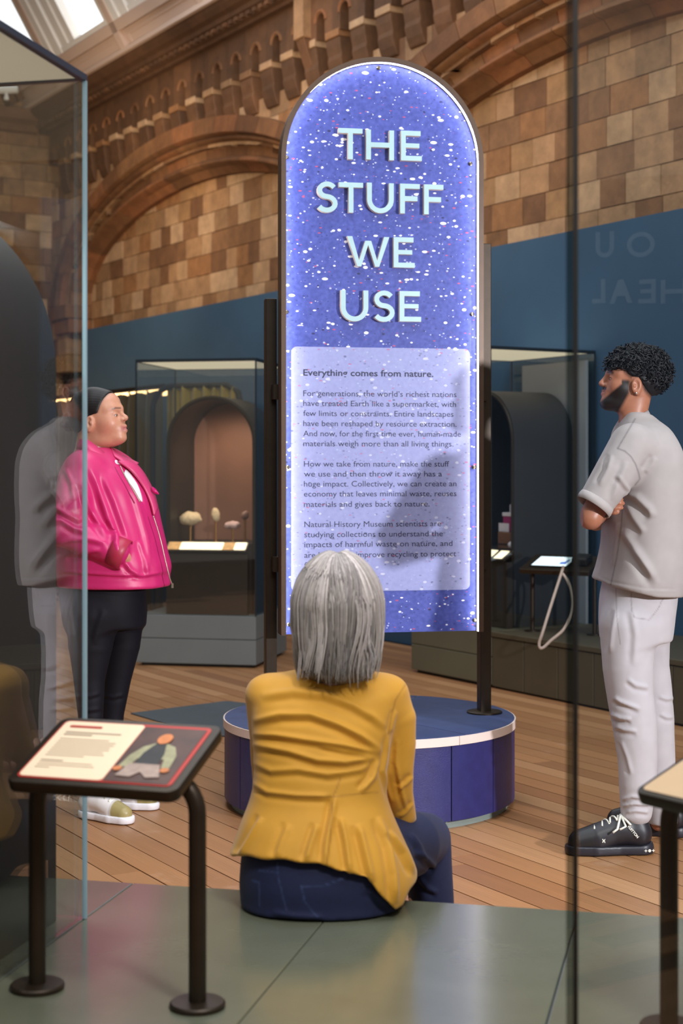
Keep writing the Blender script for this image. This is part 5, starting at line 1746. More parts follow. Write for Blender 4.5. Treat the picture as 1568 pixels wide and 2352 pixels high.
V = V + Nn * (.0022 * np.sin(Lh[:, 2] * 260 + Lh[:, 1] * 120) * (Lh[:, 0] < -.1))[:, None]
T = tints(len(V), (20, 15, 14)); T = blend(T, (-.105 - Lh[:, 0]) / .015, (64, 40, 30))
figmesh('hair', V, Q, M['hair'], woman, T)
# white tee
Ft = Field((ho[0] - .2, D - .28, 1.0), (ho[0] + .36, D + .28, 1.50), 0.006)
Ft.slices([(a6(0, y)[2], a6((x0 + x1) / 2, y)[0], D - .01, (x1 - x0) / 2 * U, ry) for y, x0, x1, ry in ((1034, 196, 266, .085), (1060, 176, 298, .145), (1100, 162, 331, .172), (1160, 156, 352, .182), (1220, 156, 358, .184), (1290, 158, 362, .186))], .01, 2.35, yaw=math.radians(-14))
Ft.chain([HP(-.010, 0, -.10), HP(-.015, 0, -.145)], [.052, .060], .015)
V, Q = Ft.mesh(); V = relax(V, Q, 2)
tee = figmesh('t_shirt', V, Q, M['cloth'], woman, tints(len(V), (232, 228, 232)))
tee['label'] = 'white t-shirt'
# pink jacket
Fj = Field((ho[0] - .28, D - .42, .85), (ho[0] + .40, D + .42, 1.52), 0.005)
Fj.slices([(a6(0, y)[2], a6((x0 + x1) / 2, y)[0], D, (x1 - x0) / 2 * U, ry) for y, x0, x1, ry in ((1028, 188, 258, .09), (1050, 168, 288, .165), (1080, 150, 318, .20), (1120, 140, 343, .215), (1170, 136, 358, .22), (1220, 134, 370, .225), (1270, 133, 381, .23), (1305, 132, 388, .228), (1322, 136, 386, .218), (1346, 137, 389, .220))], .03, 2.35, yaw=math.radians(-14))
for (sh_, m_, el_, wr_) in ((a6(192, 1078, -.165), a6(168, 1150, -.20), a6(150, 1216, -.225), a6(262, 1264, -.235)), (a6(230, 1078, .165), a6(210, 1150, .21), a6(190, 1216, .235), a6(300, 1266, .22))):
    Fj.chain([sh_, m_, el_], [.078, .076, .068], .03)
    Fj.chain([el_, (el_ + wr_) / 2, wr_], [.068, .064, .058], .015)
# open front: wedge showing the tee
for pts, r in (([a6(270, 1056, -.16), a6(294, 1086, -.20), a6(318, 1124, -.21), a6(338, 1164, -.2), a6(352, 1212, -.19)], [.018, .026, .032, .028, .008]),):
    Fj.chain(pts, r, .004, 'sub', sq=(1, .17))
Fj.chain([HP(-.03, 0, -.05), HP(-.028, 0, -.13)], [.064, .066], .006, 'sub')
V, Q = Fj.mesh(); V = relax(V, Q, 2)
Nn = vnormals(V, Q)
V = ripple(V, Nn, .0022, 34, 4)
C = [([(205, 1070), (225, 1120), (245, 1180), (265, 1240), (275, 1290)], 8, .010), ([(235, 1090), (262, 1150), (285, 1215), (300, 1270)], 7, .006), ([(190, 1110), (200, 1160), (225, 1200), (250, 1235)], 7, .011),
     ([(120, 1160), (150, 1180), (180, 1195), (205, 1190)], 6, .009), ([(112, 1200), (140, 1195), (170, 1215), (200, 1222)], 6, .010), ([(125, 1250), (160, 1240), (200, 1238), (240, 1245)], 6, .008),
     ([(150, 1275), (190, 1268), (230, 1262)], 6, .008), ([(300, 1110), (318, 1170), (335, 1230), (345, 1300)], 6, .006), ([(150, 1075), (165, 1110), (170, 1150)], 6, .007), ([(285, 1290), (300, 1310), (320, 1320)], 5, .008), ([(320, 1240), (335, 1290), (340, 1325)], 5, .006),
     ([(250, 1190), (262, 1220), (270, 1245)], 5, .008), ([(140, 1312), (200, 1316), (260, 1320), (330, 1322), (385, 1312)], 4, .006)]
V = crease(V, Nn, C)
V = relax(V, Q, 1, .4)
P_ = topx(V)
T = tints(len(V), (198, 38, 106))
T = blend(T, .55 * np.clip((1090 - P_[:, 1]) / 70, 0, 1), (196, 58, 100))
wc = a6(262, 1264, -.235); dv = (a6(262, 1264, -.235) - a6(206, 1240, -.23)); dv /= np.linalg.norm(dv)
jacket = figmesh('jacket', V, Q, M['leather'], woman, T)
jacket['label'] = 'bright pink leather jacket'
def strip(name, A, B, mat, parent, thick=.005, tint=None, n=5):
    A = smoothpath([Vector(p) for p in A], n); B = smoothpath([Vector(p) for p in B], n)
    V = np.array([tuple(p) for p in A] + [tuple((a + b) / 2 + (b - a).cross(Vector((0, 0, 1))) * 0.0) for a, b in zip(A, B)] + [tuple(p) for p in B])
    m = len(A)
    Q = np.array([(r * m + i, r * m + i + 1, (r + 1) * m + i + 1, (r + 1) * m + i) for r in range(2) for i in range(m - 1)])
    o = figmesh(name, V, Q, mat, parent, tint if tint is None else np.tile(np.array(lin(tint)), (len(V), 1)))
    so = o.modifiers.new('thick', 'SOLIDIFY'); so.thickness = thick; so.offset = 0
    return o
strip('collar', [a6(181, 1012, -.02), a6(196, 1008, -.075), a6(222, 1026, -.105), a6(250, 1048, -.10), a6(266, 1052, -.085)], [a6(176, 1032, -.03), a6(192, 1034, -.125), a6(218, 1050, -.165), a6(244, 1064, -.165), a6(258, 1066, -.14)], M['leather'], jacket, .006, (208, 58, 112))
strip('collar', [a6(254, 1028, -.03), a6(266, 1036, .0), a6(290, 1050, .0), a6(318, 1064, -.03)], [a6(262, 1048, -.10), a6(278, 1058, -.11), a6(298, 1072, -.11), a6(312, 1070, -.06)], M['leather'], jacket, .006, (206, 62, 114))
strip('front_edge', [a6(270, 1060, -.13), a6(302, 1082, -.12), a6(330, 1120, -.09), a6(346, 1156, -.08), a6(353, 1184, -.08)], [a6(290, 1056, -.09), a6(316, 1070, -.06), a6(340, 1104, -.03), a6(354, 1136, -.03), a6(362, 1166, -.03)], M['leather'], jacket, .008, (204, 60, 112))
strip('storm_flap', [a6(350, 1118, -.06), a6(358, 1124, -.05), a6(365, 1134, -.05)], [a6(348, 1128, -.06), a6(356, 1134, -.05), a6(364, 1136, -.05)], M['leather'], jacket, .006, (196, 10, 104))
wc = a6(266, 1266, -.235); dv = wc - a6(206, 1240, -.23)
cuff(wc + dv / np.linalg.norm(dv) * .012, dv, .0585, .062, 'sleeve_cuff', jacket, (164, 38, 66), M['leather'], .005)
zp = [a6(276, 1070, -.175), a6(286, 1092, -.188), a6(302, 1120, -.19), a6(322, 1154, -.185)]
MB().tube(smoothpath([Vector(p) for p in zp]), .0028, 6).build('zip', M['zip'], jacket, smooth='all', world=True)
zp = [a6(352, 1185, -.13), a6(366, 1230, -.12), a6(378, 1280, -.115), a6(388, 1322, -.11), a6(395, 1342, -.10)]
MB().tube(smoothpath([Vector(p) for p in zp]), .0026, 6).build('zip', M['zip'], jacket, smooth='all', world=True)
MB().box(-.004, .004, -.002, .002, -.018, .0).build('zip_pull', M['zip'], jacket, world=True, M=Matrix.Translation(Vector(a6(396, 1340, -.10))))
# leggings
Fl = Field((ho[0] - .24, D - .30, .03), (ho[0] + .28, D + .30, .98), 0.006)
Fl.slices([(a6(0, y)[2], a6((x0 + x1) / 2, y)[0], D, (x1 - x0) / 2 * U, ry) for y, x0, x1, ry in ((1318, 148, 330, .16), (1350, 138, 334, .175), (1400, 142, 335, .18), (1440, 148, 334, .165))], .03, 2.3)
Fl.chain([a6(212, 1420, -.085), a6(208, 1480, -.09), a6(205, 1560, -.095), a6(208, 1640, -.10), a6(212, 1740, -.105), a6(214, 1850, -.11)], [.105, .088, .062, .050, .046, .038], .03)
Fl.chain([a6(283, 1400, .07), a6(280, 1480, .075), a6(268, 1560, .08), a6(258, 1640, .085), a6(254, 1740, .09), a6(252, 1824, .09)], [.088, .074, .058, .047, .043, .036], .03)
V, Q = Fl.mesh(); V = relax(V, Q, 2)
Nn = vnormals(V, Q)
V = crease(V, Nn, [([(180, 1590), (205, 1600), (232, 1592)], 4, .004), ([(182, 1625), (205, 1632), (232, 1628)], 4, .004), ([(235, 1596), (258, 1602), (285, 1596)], 4, .004), ([(240, 1400), (225, 1440), (215, 1480)], 7, .004)])
figmesh('leggings', V, Q, M['legging'], woman, tints(len(V), (12, 11, 20)))
sneaker(woman, (a6(188, 1850, -.08)[0], D - .082, 0.0), math.radians(-34), .262, None, (156, 142, 92), (222, 218, 216), (232, 230, 234))
sneaker(woman, (a6(226, 1840, .10)[0], D + .104, 0.0), math.radians(-16), .262, None, (156, 142, 92), (222, 218, 216), (232, 230, 234))

# ------------------------------------------------------------------ the man in beige
D = 5.72
U = D / F_PX
b7 = lambda x, y, dy=0.0: np.array(at(x, y, D + dy))
base_m = (float(b7(1460, 1900)[0]), D, 0.0)
mo_, MR = head_frame(b7(1459, 876), (-0.998, 0.06), math.radians(3))
LIMA = [-.13, -.09, -.06, -.03, -.012, .0, .02, .035, .05, .07, .10]; LIMB = [-.03, -.05, -.052, -.030, .004, .014, .014, .024, .040, .050, .054]
ms = .935
Fb = Field((mo_[0] - .23, D - .29, 0), (mo_[0] + .16, D + .32, 1.84), 0.0032)
MP = head(Fb, mo_, MR, ms, jaw=1.0, chin=(.104, 0, -.092), nose=(.131, -.015), male=True)
Fb.ell(MP(.070, 0, -.088), np.array((.052, .046, .028)) * ms, .025, 'add', MR)
Fb.chain([MP(-.012, 0, -.03), b7(1453, 950), b7(1460, 1000)], [.052, .051, .068], .025)
Fb.slices([(b7(0, y)[2], b7((x0 + x1) / 2, y)[0], D, (x1 - x0) / 2 * U, ry) for y, x0, x1, ry in ((990, 1432, 1510, .15), (1050, 1420, 1535, .175), (1150, 1416, 1540, .16), (1260, 1420, 1535, .145), (1380, 1405, 1535, .155))], .03)
# his left arm (near) folded across, right hand tucked under it
sh_, el_, wr_ = b7(1440, 1035, -.175), b7(1356, 1188, -.205), b7(1392, 1160, .10)
Fb.chain([sh_, (sh_ + el_) / 2, el_], [.052, .046, .041], .02)
Fb.chain([el_, b7(1366, 1180, -.05), wr_], [.041, .043, .028], .012)
hand(Fb, wr_, (.35, .9, .1), (0, .1, -1), .95, (25, 40, 30))
sh2, el2, wr2 = b7(1450, 1035, .175), b7(1368, 1195, .23), b7(1380, 1172, -.06)
Fb.chain([sh2, el2, wr2], [.052, .040, .028], .02)
Fb.ell(b7(1392, 1166, -.17), (.030, .030, .034), .012)
Fb.chain([wr2, b7(1385, 1168, -.13), b7(1392, 1166, -.17)], [.027, .026, .024], .015)
for (y0, y1, xt, r) in ((1146, 1147, 1431, .0082), (1155, 1156, 1434, .0088), (1167, 1166, 1431, .0086), (1178, 1175, 1423, .0078)):
    Fb.chain([b7(1395, y0 + 1, -.185), b7(1412, y0, -.205), b7((1412 + xt) / 2, (y0 + y1) / 2, -.206), b7(xt - 4, y1, -.196)], [r, r, r * .97, r * .85], .003)
Fb.chain([b7(1390, 1152, -.18), b7(1400, 1138, -.19), b7(1412, 1132, -.19)], [.012, .010, .0085], .008)
for (p, rs) in (([b7(1445, 1430, -.08), b7(1455, 1640, -.105), b7(1462, 1850, -.11), b7(1462, 1905, -.11)], [.07, .048, .034, .03]), ([b7(1485, 1430, .08), b7(1500, 1640, .10), b7(1512, 1850, .11), b7(1512, 1890, .11)], [.07, .048, .034, .03])):
    Fb.chain(p, rs, .03)
V, Q = Fb.mesh(); V = relax(V, Q, 2, .4)
T = tints(len(V), (166, 108, 82))
T = lips_brows(V, mo_, MR, ms, T, (150, 92, 84), (24, 18, 18), 1.3, .030)
L = ((V - mo_) / ms) @ MR.T
a, l, b = L[:, 0], np.abs(L[:, 1]), L[:, 2]
edge = np.where(a > .06, -.0085 - (a - .06) * .97, .006)
bd = np.clip((edge - b) / .012, 0, 1) * np.clip((a - .022 - np.clip(-.05 - b, 0, .1) * .45) / .014, 0, 1) * np.clip((b + .135) / .012, 0, 1)
tash = np.clip((a - .098) / .004, 0, 1) * np.exp(-((b + .034) / .0065) ** 4) * np.clip((.028 - l) / .004, 0, 1)
lipz = np.exp(-((b + .047) / .0085) ** 4) * (a > .108) * (l < .019)
bd = np.maximum(bd * (1 - lipz), tash)
T = blend(T, bd * .98, (9, 7, 7))
side = np.clip((b - np.interp(a, LIMA, LIMB) + .022) / .022, 0, 1) * (a < .055) * np.clip((b + .095) / .02, 0, 1)
ear = (np.abs(a - .004) < .020) & (np.abs(b + .022) < .034) & (l > .066)
T = blend(T, side * .95 * (~ear), (10, 8, 9))
man = figmesh('person', V, Q, M['skin'], None, T, base_m)
tag(man, 'bearded person with curly black hair and folded arms in beige top and pale trousers', 'person')
eyes(mo_, MR, ms, man)
# curly hair: a base cap and many small curls
Fh = Field(mo_ - .15, mo_ + .17, 0.0035)
head(Fh, mo_, MR, ms, jaw=1.0, chin=(.104, 0, -.092), nose=(.131, -.015), male=True)
Fh.F -= .005
Fh.ell(MP(-.012, 0, .050), np.array((.112, .083, .088)) * ms, .01, 'add', MR)
Fh.ell(MP(-.045, 0, -.004), np.array((.064, .064, .058)) * ms, .02, 'add', MR)
X, Y, Z = Fh.ax[0][:, None, None], Fh.ax[1][None, :, None], Fh.ax[2][None, None, :]
la = ((X - mo_[0]) * MR[0, 0] + (Y - mo_[1]) * MR[0, 1] + (Z - mo_[2]) * MR[0, 2]) / ms
lb = ((X - mo_[0]) * MR[2, 0] + (Y - mo_[1]) * MR[2, 1] + (Z - mo_[2]) * MR[2, 2]) / ms
lim = np.interp(la.ravel(), LIMA, LIMB).reshape(la.shape)
Fh.F = np.maximum(Fh.F, (lim - lb) * .8).astype(np.float32)
V, Q = Fh.mesh(); V = relax(V, Q, 2)
Nn = vnormals(V, Q); V = ripple(V, Nn, .004, 160, 2)
hairm = figmesh('hair', V, Q, M['hair'], man, tints(len(V), (20, 17, 20)))
rr = np.random.default_rng(5)
dirs = rr.normal(size=(3000, 3)); dirs /= np.linalg.norm(dirs, axis=1)[:, None]
pl_ = dirs * np.array((.117, .086, .092)) + np.array((-.010, 0, .042))
lim = np.interp(pl_[:, 0], [-.13, -.09, -.06, -.03, .0, .04, .07, .10], [-.034, -.030, -.004, .018, .034, .046, .050, .046])
dirs = dirs[pl_[:, 2] > lim]; pl_ = pl_[pl_[:, 2] > lim]
sel = rr.choice(len(pl_), min(900, len(pl_)), replace=False)
pl_, dirs = pl_[sel], dirs[sel]
m = 16
paths = np.zeros((len(pl_), m, 3)); rad = np.zeros((len(pl_), m)); tint = []
for i in range(len(pl_)):
    n = dirs[i]
    t1 = np.cross(n, rr.normal(size=3)); t1 /= np.linalg.norm(t1); t2 = np.cross(n, t1)
    R0 = rr.uniform(.005, .012); turns = rr.uniform(.6, 1.4); hgt = rr.uniform(.006, .030)
    tt = np.linspace(0, 1, m)
    hang = np.array((.35 if pl_[i][0] > .05 else -.15, 0, -.35)) * .010
    for j, t in enumerate(tt):
        an = 2 * np.pi * turns * t
        c = pl_[i] + n * (hgt * t - .003) + t1 * R0 * math.cos(an) + t2 * R0 * math.sin(an) + hang * t * t
        paths[i, j] = mo_ + ms * (MR.T @ c)
        rad[i, j] = .0046 * (1 - .65 * t)
    g = rr.uniform(.6, 1.6)
    tint.append(np.array(lin((17, 14, 16))) * g)
Vc, Qc = tubes(paths, rad, 5)
Tc = np.repeat(np.array(tint), m * 5, 0)
cu_ = figmesh('curls', Vc, Qc, M['hair'], hairm, Tc)
cu_['kind'] = 'stuff'
es = MB(); bm = bmesh.new(); bmesh.ops.create_icosphere(bm, subdivisions=2, radius=.0045)
es.add([tuple(v.co) for v in bm.verts], [tuple(x.index for x in f.verts) for f in bm.faces]); bm.free()
es.build('ear_stud', pmat('silver_stud', (230, 226, 220), 0.15, 0.9, 0.02, 10), man, smooth='all', world=True, M=Matrix.Translation(Vector(MP(.004, -.081, -.050))))
# beige top
Ft = Field((mo_[0] - .24, D - .36, .82), (mo_[0] + .24, D + .36, 1.62), 0.0048)
Ft.slices([(b7(0, y)[2], b7((x0 + x1) / 2, y)[0], D, (x1 - x0) / 2 * U, ry) for y, x0, x1, ry in ((946, 1432, 1490, .066), (962, 1424, 1504, .085), (985, 1416, 1526, .155), (1010, 1412, 1540, .195), (1050, 1406, 1556, .215), (1100, 1400, 1561, .222), (1150, 1397, 1562, .222), (1200, 1392, 1561, .220), (1250, 1389, 1563, .222), (1300, 1378, 1565, .226), (1340, 1366, 1563, .226), (1372, 1368, 1556, .222))], .02, 2.35, yaw=math.radians(8))
for (s0, s1, e1) in ((b7(1452, 1024, -.165), b7(1412, 1088, -.20), b7(1372, 1148, -.215)), (b7(1458, 1024, .165), b7(1420, 1088, .205), b7(1380, 1150, .225))):
    Ft.chain([s0, s1, e1], [.082, .074, .064], .028)
    dv = e1 - s1; dv /= np.linalg.norm(dv)
    Ft.chain([e1 + dv * .03, e1 + dv * .09], [.056, .060], .004, 'sub')
    sel_ = None
Ft.chain([MP(-.028, 0, -.055), MP(-.028, 0, -.125)], [.058, .056], .005, 'sub')
hz = lambda X, Y: np.interp(((784 + F_PX * X / D)).ravel(), [1355, 1400, 1480, 1560], [b7(0, 1326)[2], b7(0, 1343)[2], b7(0, 1362)[2], b7(0, 1366)[2]]).reshape(X.shape) + 0 * Y
Ft.below(hz, .006)
V, Q = Ft.mesh(); V = relax(V, Q, 2)
Nn = vnormals(V, Q)
V = ripple(V, Nn, .0016, 22, 8)
V = crease(V, Nn, [([(1432, 1132), (1462, 1142), (1490, 1170), (1500, 1190)], 9, .012), ([(1428, 1215), (1445, 1240), (1475, 1285), (1500, 1330)], 9, .012), ([(1434, 1150), (1455, 1190), (1480, 1225)], 8, .008), ([(1505, 1050), (1495, 1068), (1480, 1085)], 6, .007),
                   ([(1405, 1045), (1395, 1080), (1375, 1115)], 6, .006), ([(1440, 1060), (1420, 1110), (1405, 1150)], 7, .006), ([(1420, 1200), (1416, 1250), (1408, 1300)], 6, .008), ([(1380, 1240), (1385, 1285), (1376, 1320)], 6, .006), ([(1450, 1260), (1490, 1310), (1510, 1345)], 9, .006), ([(1415, 1090), (1435, 1115), (1445, 1128)], 5, .006), ([(1368, 1322), (1400, 1336), (1480, 1352), (1556, 1354)], 2.5, -.002)])
V = relax(V, Q, 1, .4)
P_ = topx(V)
T = tints(len(V), (163, 154, 152))
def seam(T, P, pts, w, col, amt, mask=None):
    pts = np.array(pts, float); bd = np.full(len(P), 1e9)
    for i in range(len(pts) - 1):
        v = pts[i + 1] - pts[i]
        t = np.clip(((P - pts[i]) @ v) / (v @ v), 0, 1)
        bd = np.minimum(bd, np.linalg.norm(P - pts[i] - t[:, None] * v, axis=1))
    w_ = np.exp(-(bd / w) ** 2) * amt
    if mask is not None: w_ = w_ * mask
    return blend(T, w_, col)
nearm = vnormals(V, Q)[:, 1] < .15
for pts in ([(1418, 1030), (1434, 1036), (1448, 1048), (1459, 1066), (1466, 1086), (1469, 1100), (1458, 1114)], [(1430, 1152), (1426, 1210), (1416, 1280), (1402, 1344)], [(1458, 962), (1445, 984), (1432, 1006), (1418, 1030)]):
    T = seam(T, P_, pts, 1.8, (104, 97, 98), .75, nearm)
top = figmesh('beige_top', V, Q, M['cloth'], man, T)
top['label'] = 'loose beige short-sleeved top'
# neckband and turned sleeve cuffs
def ring(name, c, ax1, ax2, r, mat, parent, tint, n=40):
    pts = np.array([c + ax1 * math.cos(2 * math.pi * k / n) + ax2 * math.sin(2 * math.pi * k / n) for k in range(n + 1)])
    V, Q = tubes(pts[None], np.full((1, n + 1), r), 8)
    return figmesh(name, V, Q, mat, parent, tints(len(V), tint))
cuff(b7(1366, 1157, -.217), b7(1372, 1148, -.215) - b7(1412, 1088, -.20), .0655, .030, 'sleeve_cuff', top, (168, 159, 156), M['cloth'], .005)
cuff(b7(1456, 967), np.array((-.42, 0, .90)), .0595, .030, 'neckband', top, (160, 151, 149), M['cloth'], .006)
# trousers
Fl = Field((mo_[0] - .22, D - .30, .05), (mo_[0] + .24, D + .30, 1.0), 0.0055)
Fl.slices([(b7(0, y)[2], b7((x0 + x1) / 2, y)[0], D, (x1 - x0) / 2 * U, ry) for y, x0, x1, ry in ((1322, 1388, 1548, .165), (1360, 1381, 1552, .175), (1420, 1377, 1546, .18), (1470, 1379, 1540, .17))], .03, 2.3)
Fl.chain([b7(1442, 1440, -.09), b7(1442, 1530, -.095), b7(1448, 1600, -.10), b7(1456, 1655, -.10), b7(1464, 1740, -.105), b7(1464, 1800, -.11), b7(1461, 1862, -.11)], [.102, .091, .083, .081, .071, .066, .056], .03)
Fl.chain([b7(1480, 1440, .08), b7(1488, 1530, .09), b7(1498, 1600, .095), b7(1502, 1655, .10), b7(1511, 1740, .105), b7(1522, 1884, .11)], [.092, .078, .074, .073, .063, .054], .03)
V, Q = Fl.mesh(); V = relax(V, Q, 2)
Nn = vnormals(V, Q)
V = ripple(V, Nn, .0018, 26, 3)
V = crease(V, Nn, [([(1408, 1602), (1425, 1612), (1450, 1622), (1470, 1630)], 5, .008), ([(1402, 1640), (1425, 1650), (1450, 1652)], 5, .009), ([(1412, 1668), (1432, 1676), (1462, 1680)], 5, .007), ([(1425, 1700), (1440, 1740), (1450, 1780)], 5, .005),
                   ([(1428, 1838), (1450, 1830), (1480, 1834)], 4, .008), ([(1428, 1852), (1455, 1846), (1490, 1848)], 4, .009), ([(1436, 1866), (1460, 1862), (1490, 1866)], 4, .007), ([(1415, 1400), (1405, 1450), (1400, 1500)], 6, .006), ([(1450, 1400), (1460, 1460), (1455, 1530)], 7, .005), ([(1512, 1600), (1530, 1606), (1546, 1604)], 4, .006), ([(1515, 1640), (1530, 1648), (1546, 1648)], 4, .006), ([(1440, 1560), (1460, 1575), (1490, 1580)], 5, .006)])
V = relax(V, Q, 1, .4)
P_ = topx(V)
nearm = vnormals(V, Q)[:, 1] < .1
T = tints(len(V), (184, 178, 182))
for pts in ([(1414, 1352), (1416, 1420), (1424, 1480)], [(1449, 1362), (1450, 1400), (1456, 1418), (1490, 1424), (1510, 1400), (1526, 1366)]):
    T = seam(T, P_, pts, 1.4, (138, 130, 130), .7, nearm)
figmesh('trousers', V, Q, M['cloth'], man, T)
for i, (hx, hy, yaw_) in enumerate((((1500), -.11, math.radians(180 + 3)), ((1582), .13, math.radians(180 - 20)))):
    sh, tr, top_, q = sneaker(man, (b7(hx, 1900, hy)[0], D + hy, 0.0), yaw_, .322, None, (24, 24, 28), (30, 29, 36), (34, 34, 44), chunky=1.10, zs=1.22)
    if i == 0:
        for pts in ([(.105, .015), (.098, .055), (.118, .062)], [(.108, .02), (.125, .06), (.140, .064)], [(.105, .0), (.090, .04), (.082, .052)]):
            P3 = [(x * q, y_, top_(x * q) + .006 - .9 * max(0, y_ - .02)) for x, y_ in pts]
            MB().tube([tuple(p) for p in tr(np.array(P3))], .0042, 6).build('lace', M['lace'], sh, smooth='all', world=True)
        def mark(name, poly, x, z, y_=.056):
            V = np.array([(x * q - p[0], y_, z + p[1]) for p in poly])
            mb = MB(); mb.add([tuple(p) for p in tr(V)], [tuple(range(len(poly)))])
            o = mb.build(name, M['lace'], sh, world=True, fixn=False)
            so = o.modifiers.new('thick', 'SOLIDIFY'); so.thickness = .001; so.offset = 0
        star = [(.0065 * (1 if k % 2 == 0 else .35) * math.cos(math.pi * k / 4), .0065 * (1 if k % 2 == 0 else .35) * math.sin(math.pi * k / 4)) for k in range(8)]
        dot = [(.0055 * math.cos(math.pi * k / 6), .0055 * math.sin(math.pi * k / 6)) for k in range(12)]
        mark('sole_mark', star, .034, .019, .0485); mark('sole_mark', dot, .022, .019, .0475); mark('sole_mark', star, .010, .019, .0455)
        mark('side_mark', [(-.006, -.006), (-.002, -.006), (.0, -.001), (.003, -.007), (.006, -.007), (.003, .001), (.006, .006), (.003, .006), (.0, .002), (-.003, .007), (-.006, .006), (-.003, .0)], .165, .056, .0475)
        cu = bpy.data.curves.new('t', 'FONT'); cu.body = 'VUITTON'; cu.size = .0125; cu.offset = .0004
        tmp = bpy.data.objects.new('tmp', cu); COL.objects.link(tmp)
        me = bpy.data.meshes.new_from_object(tmp.evaluated_get(bpy.context.evaluated_depsgraph_get())); bpy.data.objects.remove(tmp)
        co = np.zeros(len(me.vertices) * 3); me.vertices.foreach_get('co', co); co = co.reshape(-1, 3)
        an = math.radians(-50)
        x_, z_ = co[:, 0] * math.cos(an) - co[:, 1] * math.sin(an), co[:, 0] * math.sin(an) + co[:, 1] * math.cos(an)
        wv = tr(np.stack([.092 * q - x_, np.full(len(x_), .0505) - .12 * (z_ + .03), .106 + z_], 1)) - np.array(wmat(sh.parent).translation)
        me.vertices.foreach_set('co', wv.astype(np.float32).ravel()); me.materials.append(M['lace']); me.update()
        lo_ = bpy.data.objects.new('side_lettering', me); COL.objects.link(lo_); lo_.parent = sh

# ------------------------------------------------------------------ the seated person in mustard
D = 3.58
c8 = lambda x, y, dd=0.0: np.array(at(x, y, D + dd))
base_s = (float(c8(735, 2000)[0]), 3.60, BZ)
so_, SR = head_frame(c8(778, 1408, .10), (0.05, 0.998), math.radians(10))
Fb = Field((-.30, 3.30, .0), (.42, 4.45, 1.24), 0.0045)
SP = head(Fb, so_, SR, .96)
Fb.chain([SP(-.02, 0, -.04), SP(-.035, 0, -.11), c8(758, 1590, .12)], [.055, .053, .07], .03)
Fb.slices([(c8(0, y, dd)[2], c8((x0 + x1) / 2, y, dd)[0], D + dd, (x1 - x0) / 2 * .00099, ry) for y, x0, x1, ry, dd in ((1590, 640, 870, .07, .12), (1680, 625, 865, .09, .08), (1800, 620, 850, .09, .04), (1900, 600, 870, .11, .02), (2040, 590, 890, .14, .03))], .03)
Fb.chain([c8(888, 1612, .13), c8(917, 1740, .13), c8(915, 1862, .16), np.array((.12, 4.10, .56))], [.045, .030, .028, .020], .02)
Fb.chain([c8(618, 1605, .13), c8(612, 1740, .20), c8(618, 1850, .26), np.array((.02, 4.12, .56))], [.045, .030, .028, .020], .02)
hand(Fb, (.115, 4.10, .56), (-.75, .55, -.05), (.1, .1, -1), .92)
hand(Fb, (.02, 4.13, .555), (.8, .5, -.05), (-.1, .1, -1), .92)
for kx in (.205, -.15):
    Fb.chain([(.06 if kx > 0 else -.10, 3.62, .50), (kx, 3.98, .44), (kx + .012, 4.0, .09), (kx + .012, 4.02, .05)], [.07, .045, .032, .03], .02)
V, Q = Fb.mesh(); V = relax(V, Q, 2, .4)
T = tints(len(V), (214, 168, 146)); T = lips_brows(V, so_, SR, .96, T, (180, 110, 104), (130, 124, 122))
sit = figmesh('person', V, Q, M['skin'], None, T, base_s)
tag(sit, 'grey haired person in a mustard jacket and jeans seated with back to us', 'person')
eyes(so_, SR, .96, sit)
# jacket
Fj = Field((-.30, 3.30, .30), (.32, 4.02, 1.00), 0.0036)
rows = [(y, x0, x1, ry, dd) for y, x0, x1, ry, dd in ((1540, 670, 850, .058, .125), (1556, 612, 896, .072, .12), (1580, 586, 915, .09, .11), (1620, 578, 914, .108, .10), (1680, 579, 902, .118, .085), (1740, 582, 892, .118, .07), (1790, 581, 887, .115, .055), (1830, 575, 890, .118, .045), (1880, 557, 905, .142, .035), (1930, 538, 928, .168, .03), (1970, 524, 946, .188, .03), (2010, 528, 958, .196, .03), (2060, 536, 952, .196, .03), (2100, 545, 940, .194, .03))]
Fj.slices([(c8(0, y, dd)[2], c8((x0 + x1) / 2, y, dd)[0], D + dd, (x1 - x0) / 2 * (D + dd) / F_PX, ry) for y, x0, x1, ry, dd in rows], .02, 2.35)
ra = [c8(884, 1606, .12), c8(908, 1650, .12), c8(916, 1705, .12), c8(914, 1765, .12), c8(915, 1820, .135), c8(922, 1868, .16), c8(924, 1882, .20), np.array((.135, 4.0, .575))]
Fj.chain(ra, [.060, .048, .040, .036, .035, .034, .034, .030], .022)
lz = [c8(618, 1600, .12), c8(612, 1660, .13), c8(612, 1740, .18), c8(616, 1820, .24), np.array((-.08, 3.96, .575))]
Fj.chain(lz, [.055, .042, .038, .036, .030], .022)
hx = np.array([515, 540, 600, 700, 760, 800, 850, 868, 890, 908, 925, 940, 965]); hy = np.array([1966, 1966, 1971, 1981, 1992, 2006, 2022, 2048, 2075, 2092, 2078, 2042, 2012])
def hemz(X, Y):
    px_ = 784 + F_PX * X / np.maximum(Y, 3.40)
    py_ = np.interp(px_.ravel(), hx, hy).reshape(px_.shape) + 2.5 * np.sin(px_ * .075)
    front = np.clip((Y - 3.62) / .15, 0, 1)
    return np.maximum(CAM_H + (HOR - py_) / F_PX * np.clip(Y, 3.40, 3.56) + .06 * front, BZ + .004)
Fj.below(hemz, .004)
Fj.chain([c8(765, 1500, .08), c8(765, 1548, .10)], [.06, .058], .006, 'sub')
V, Q = Fj.mesh(); V = relax(V, Q, 2)
Nn = vnormals(V, Q)
z6 = lambda L_: [(500 + x / 2.45, 1240 + y / 2.45) for x, y in L_]
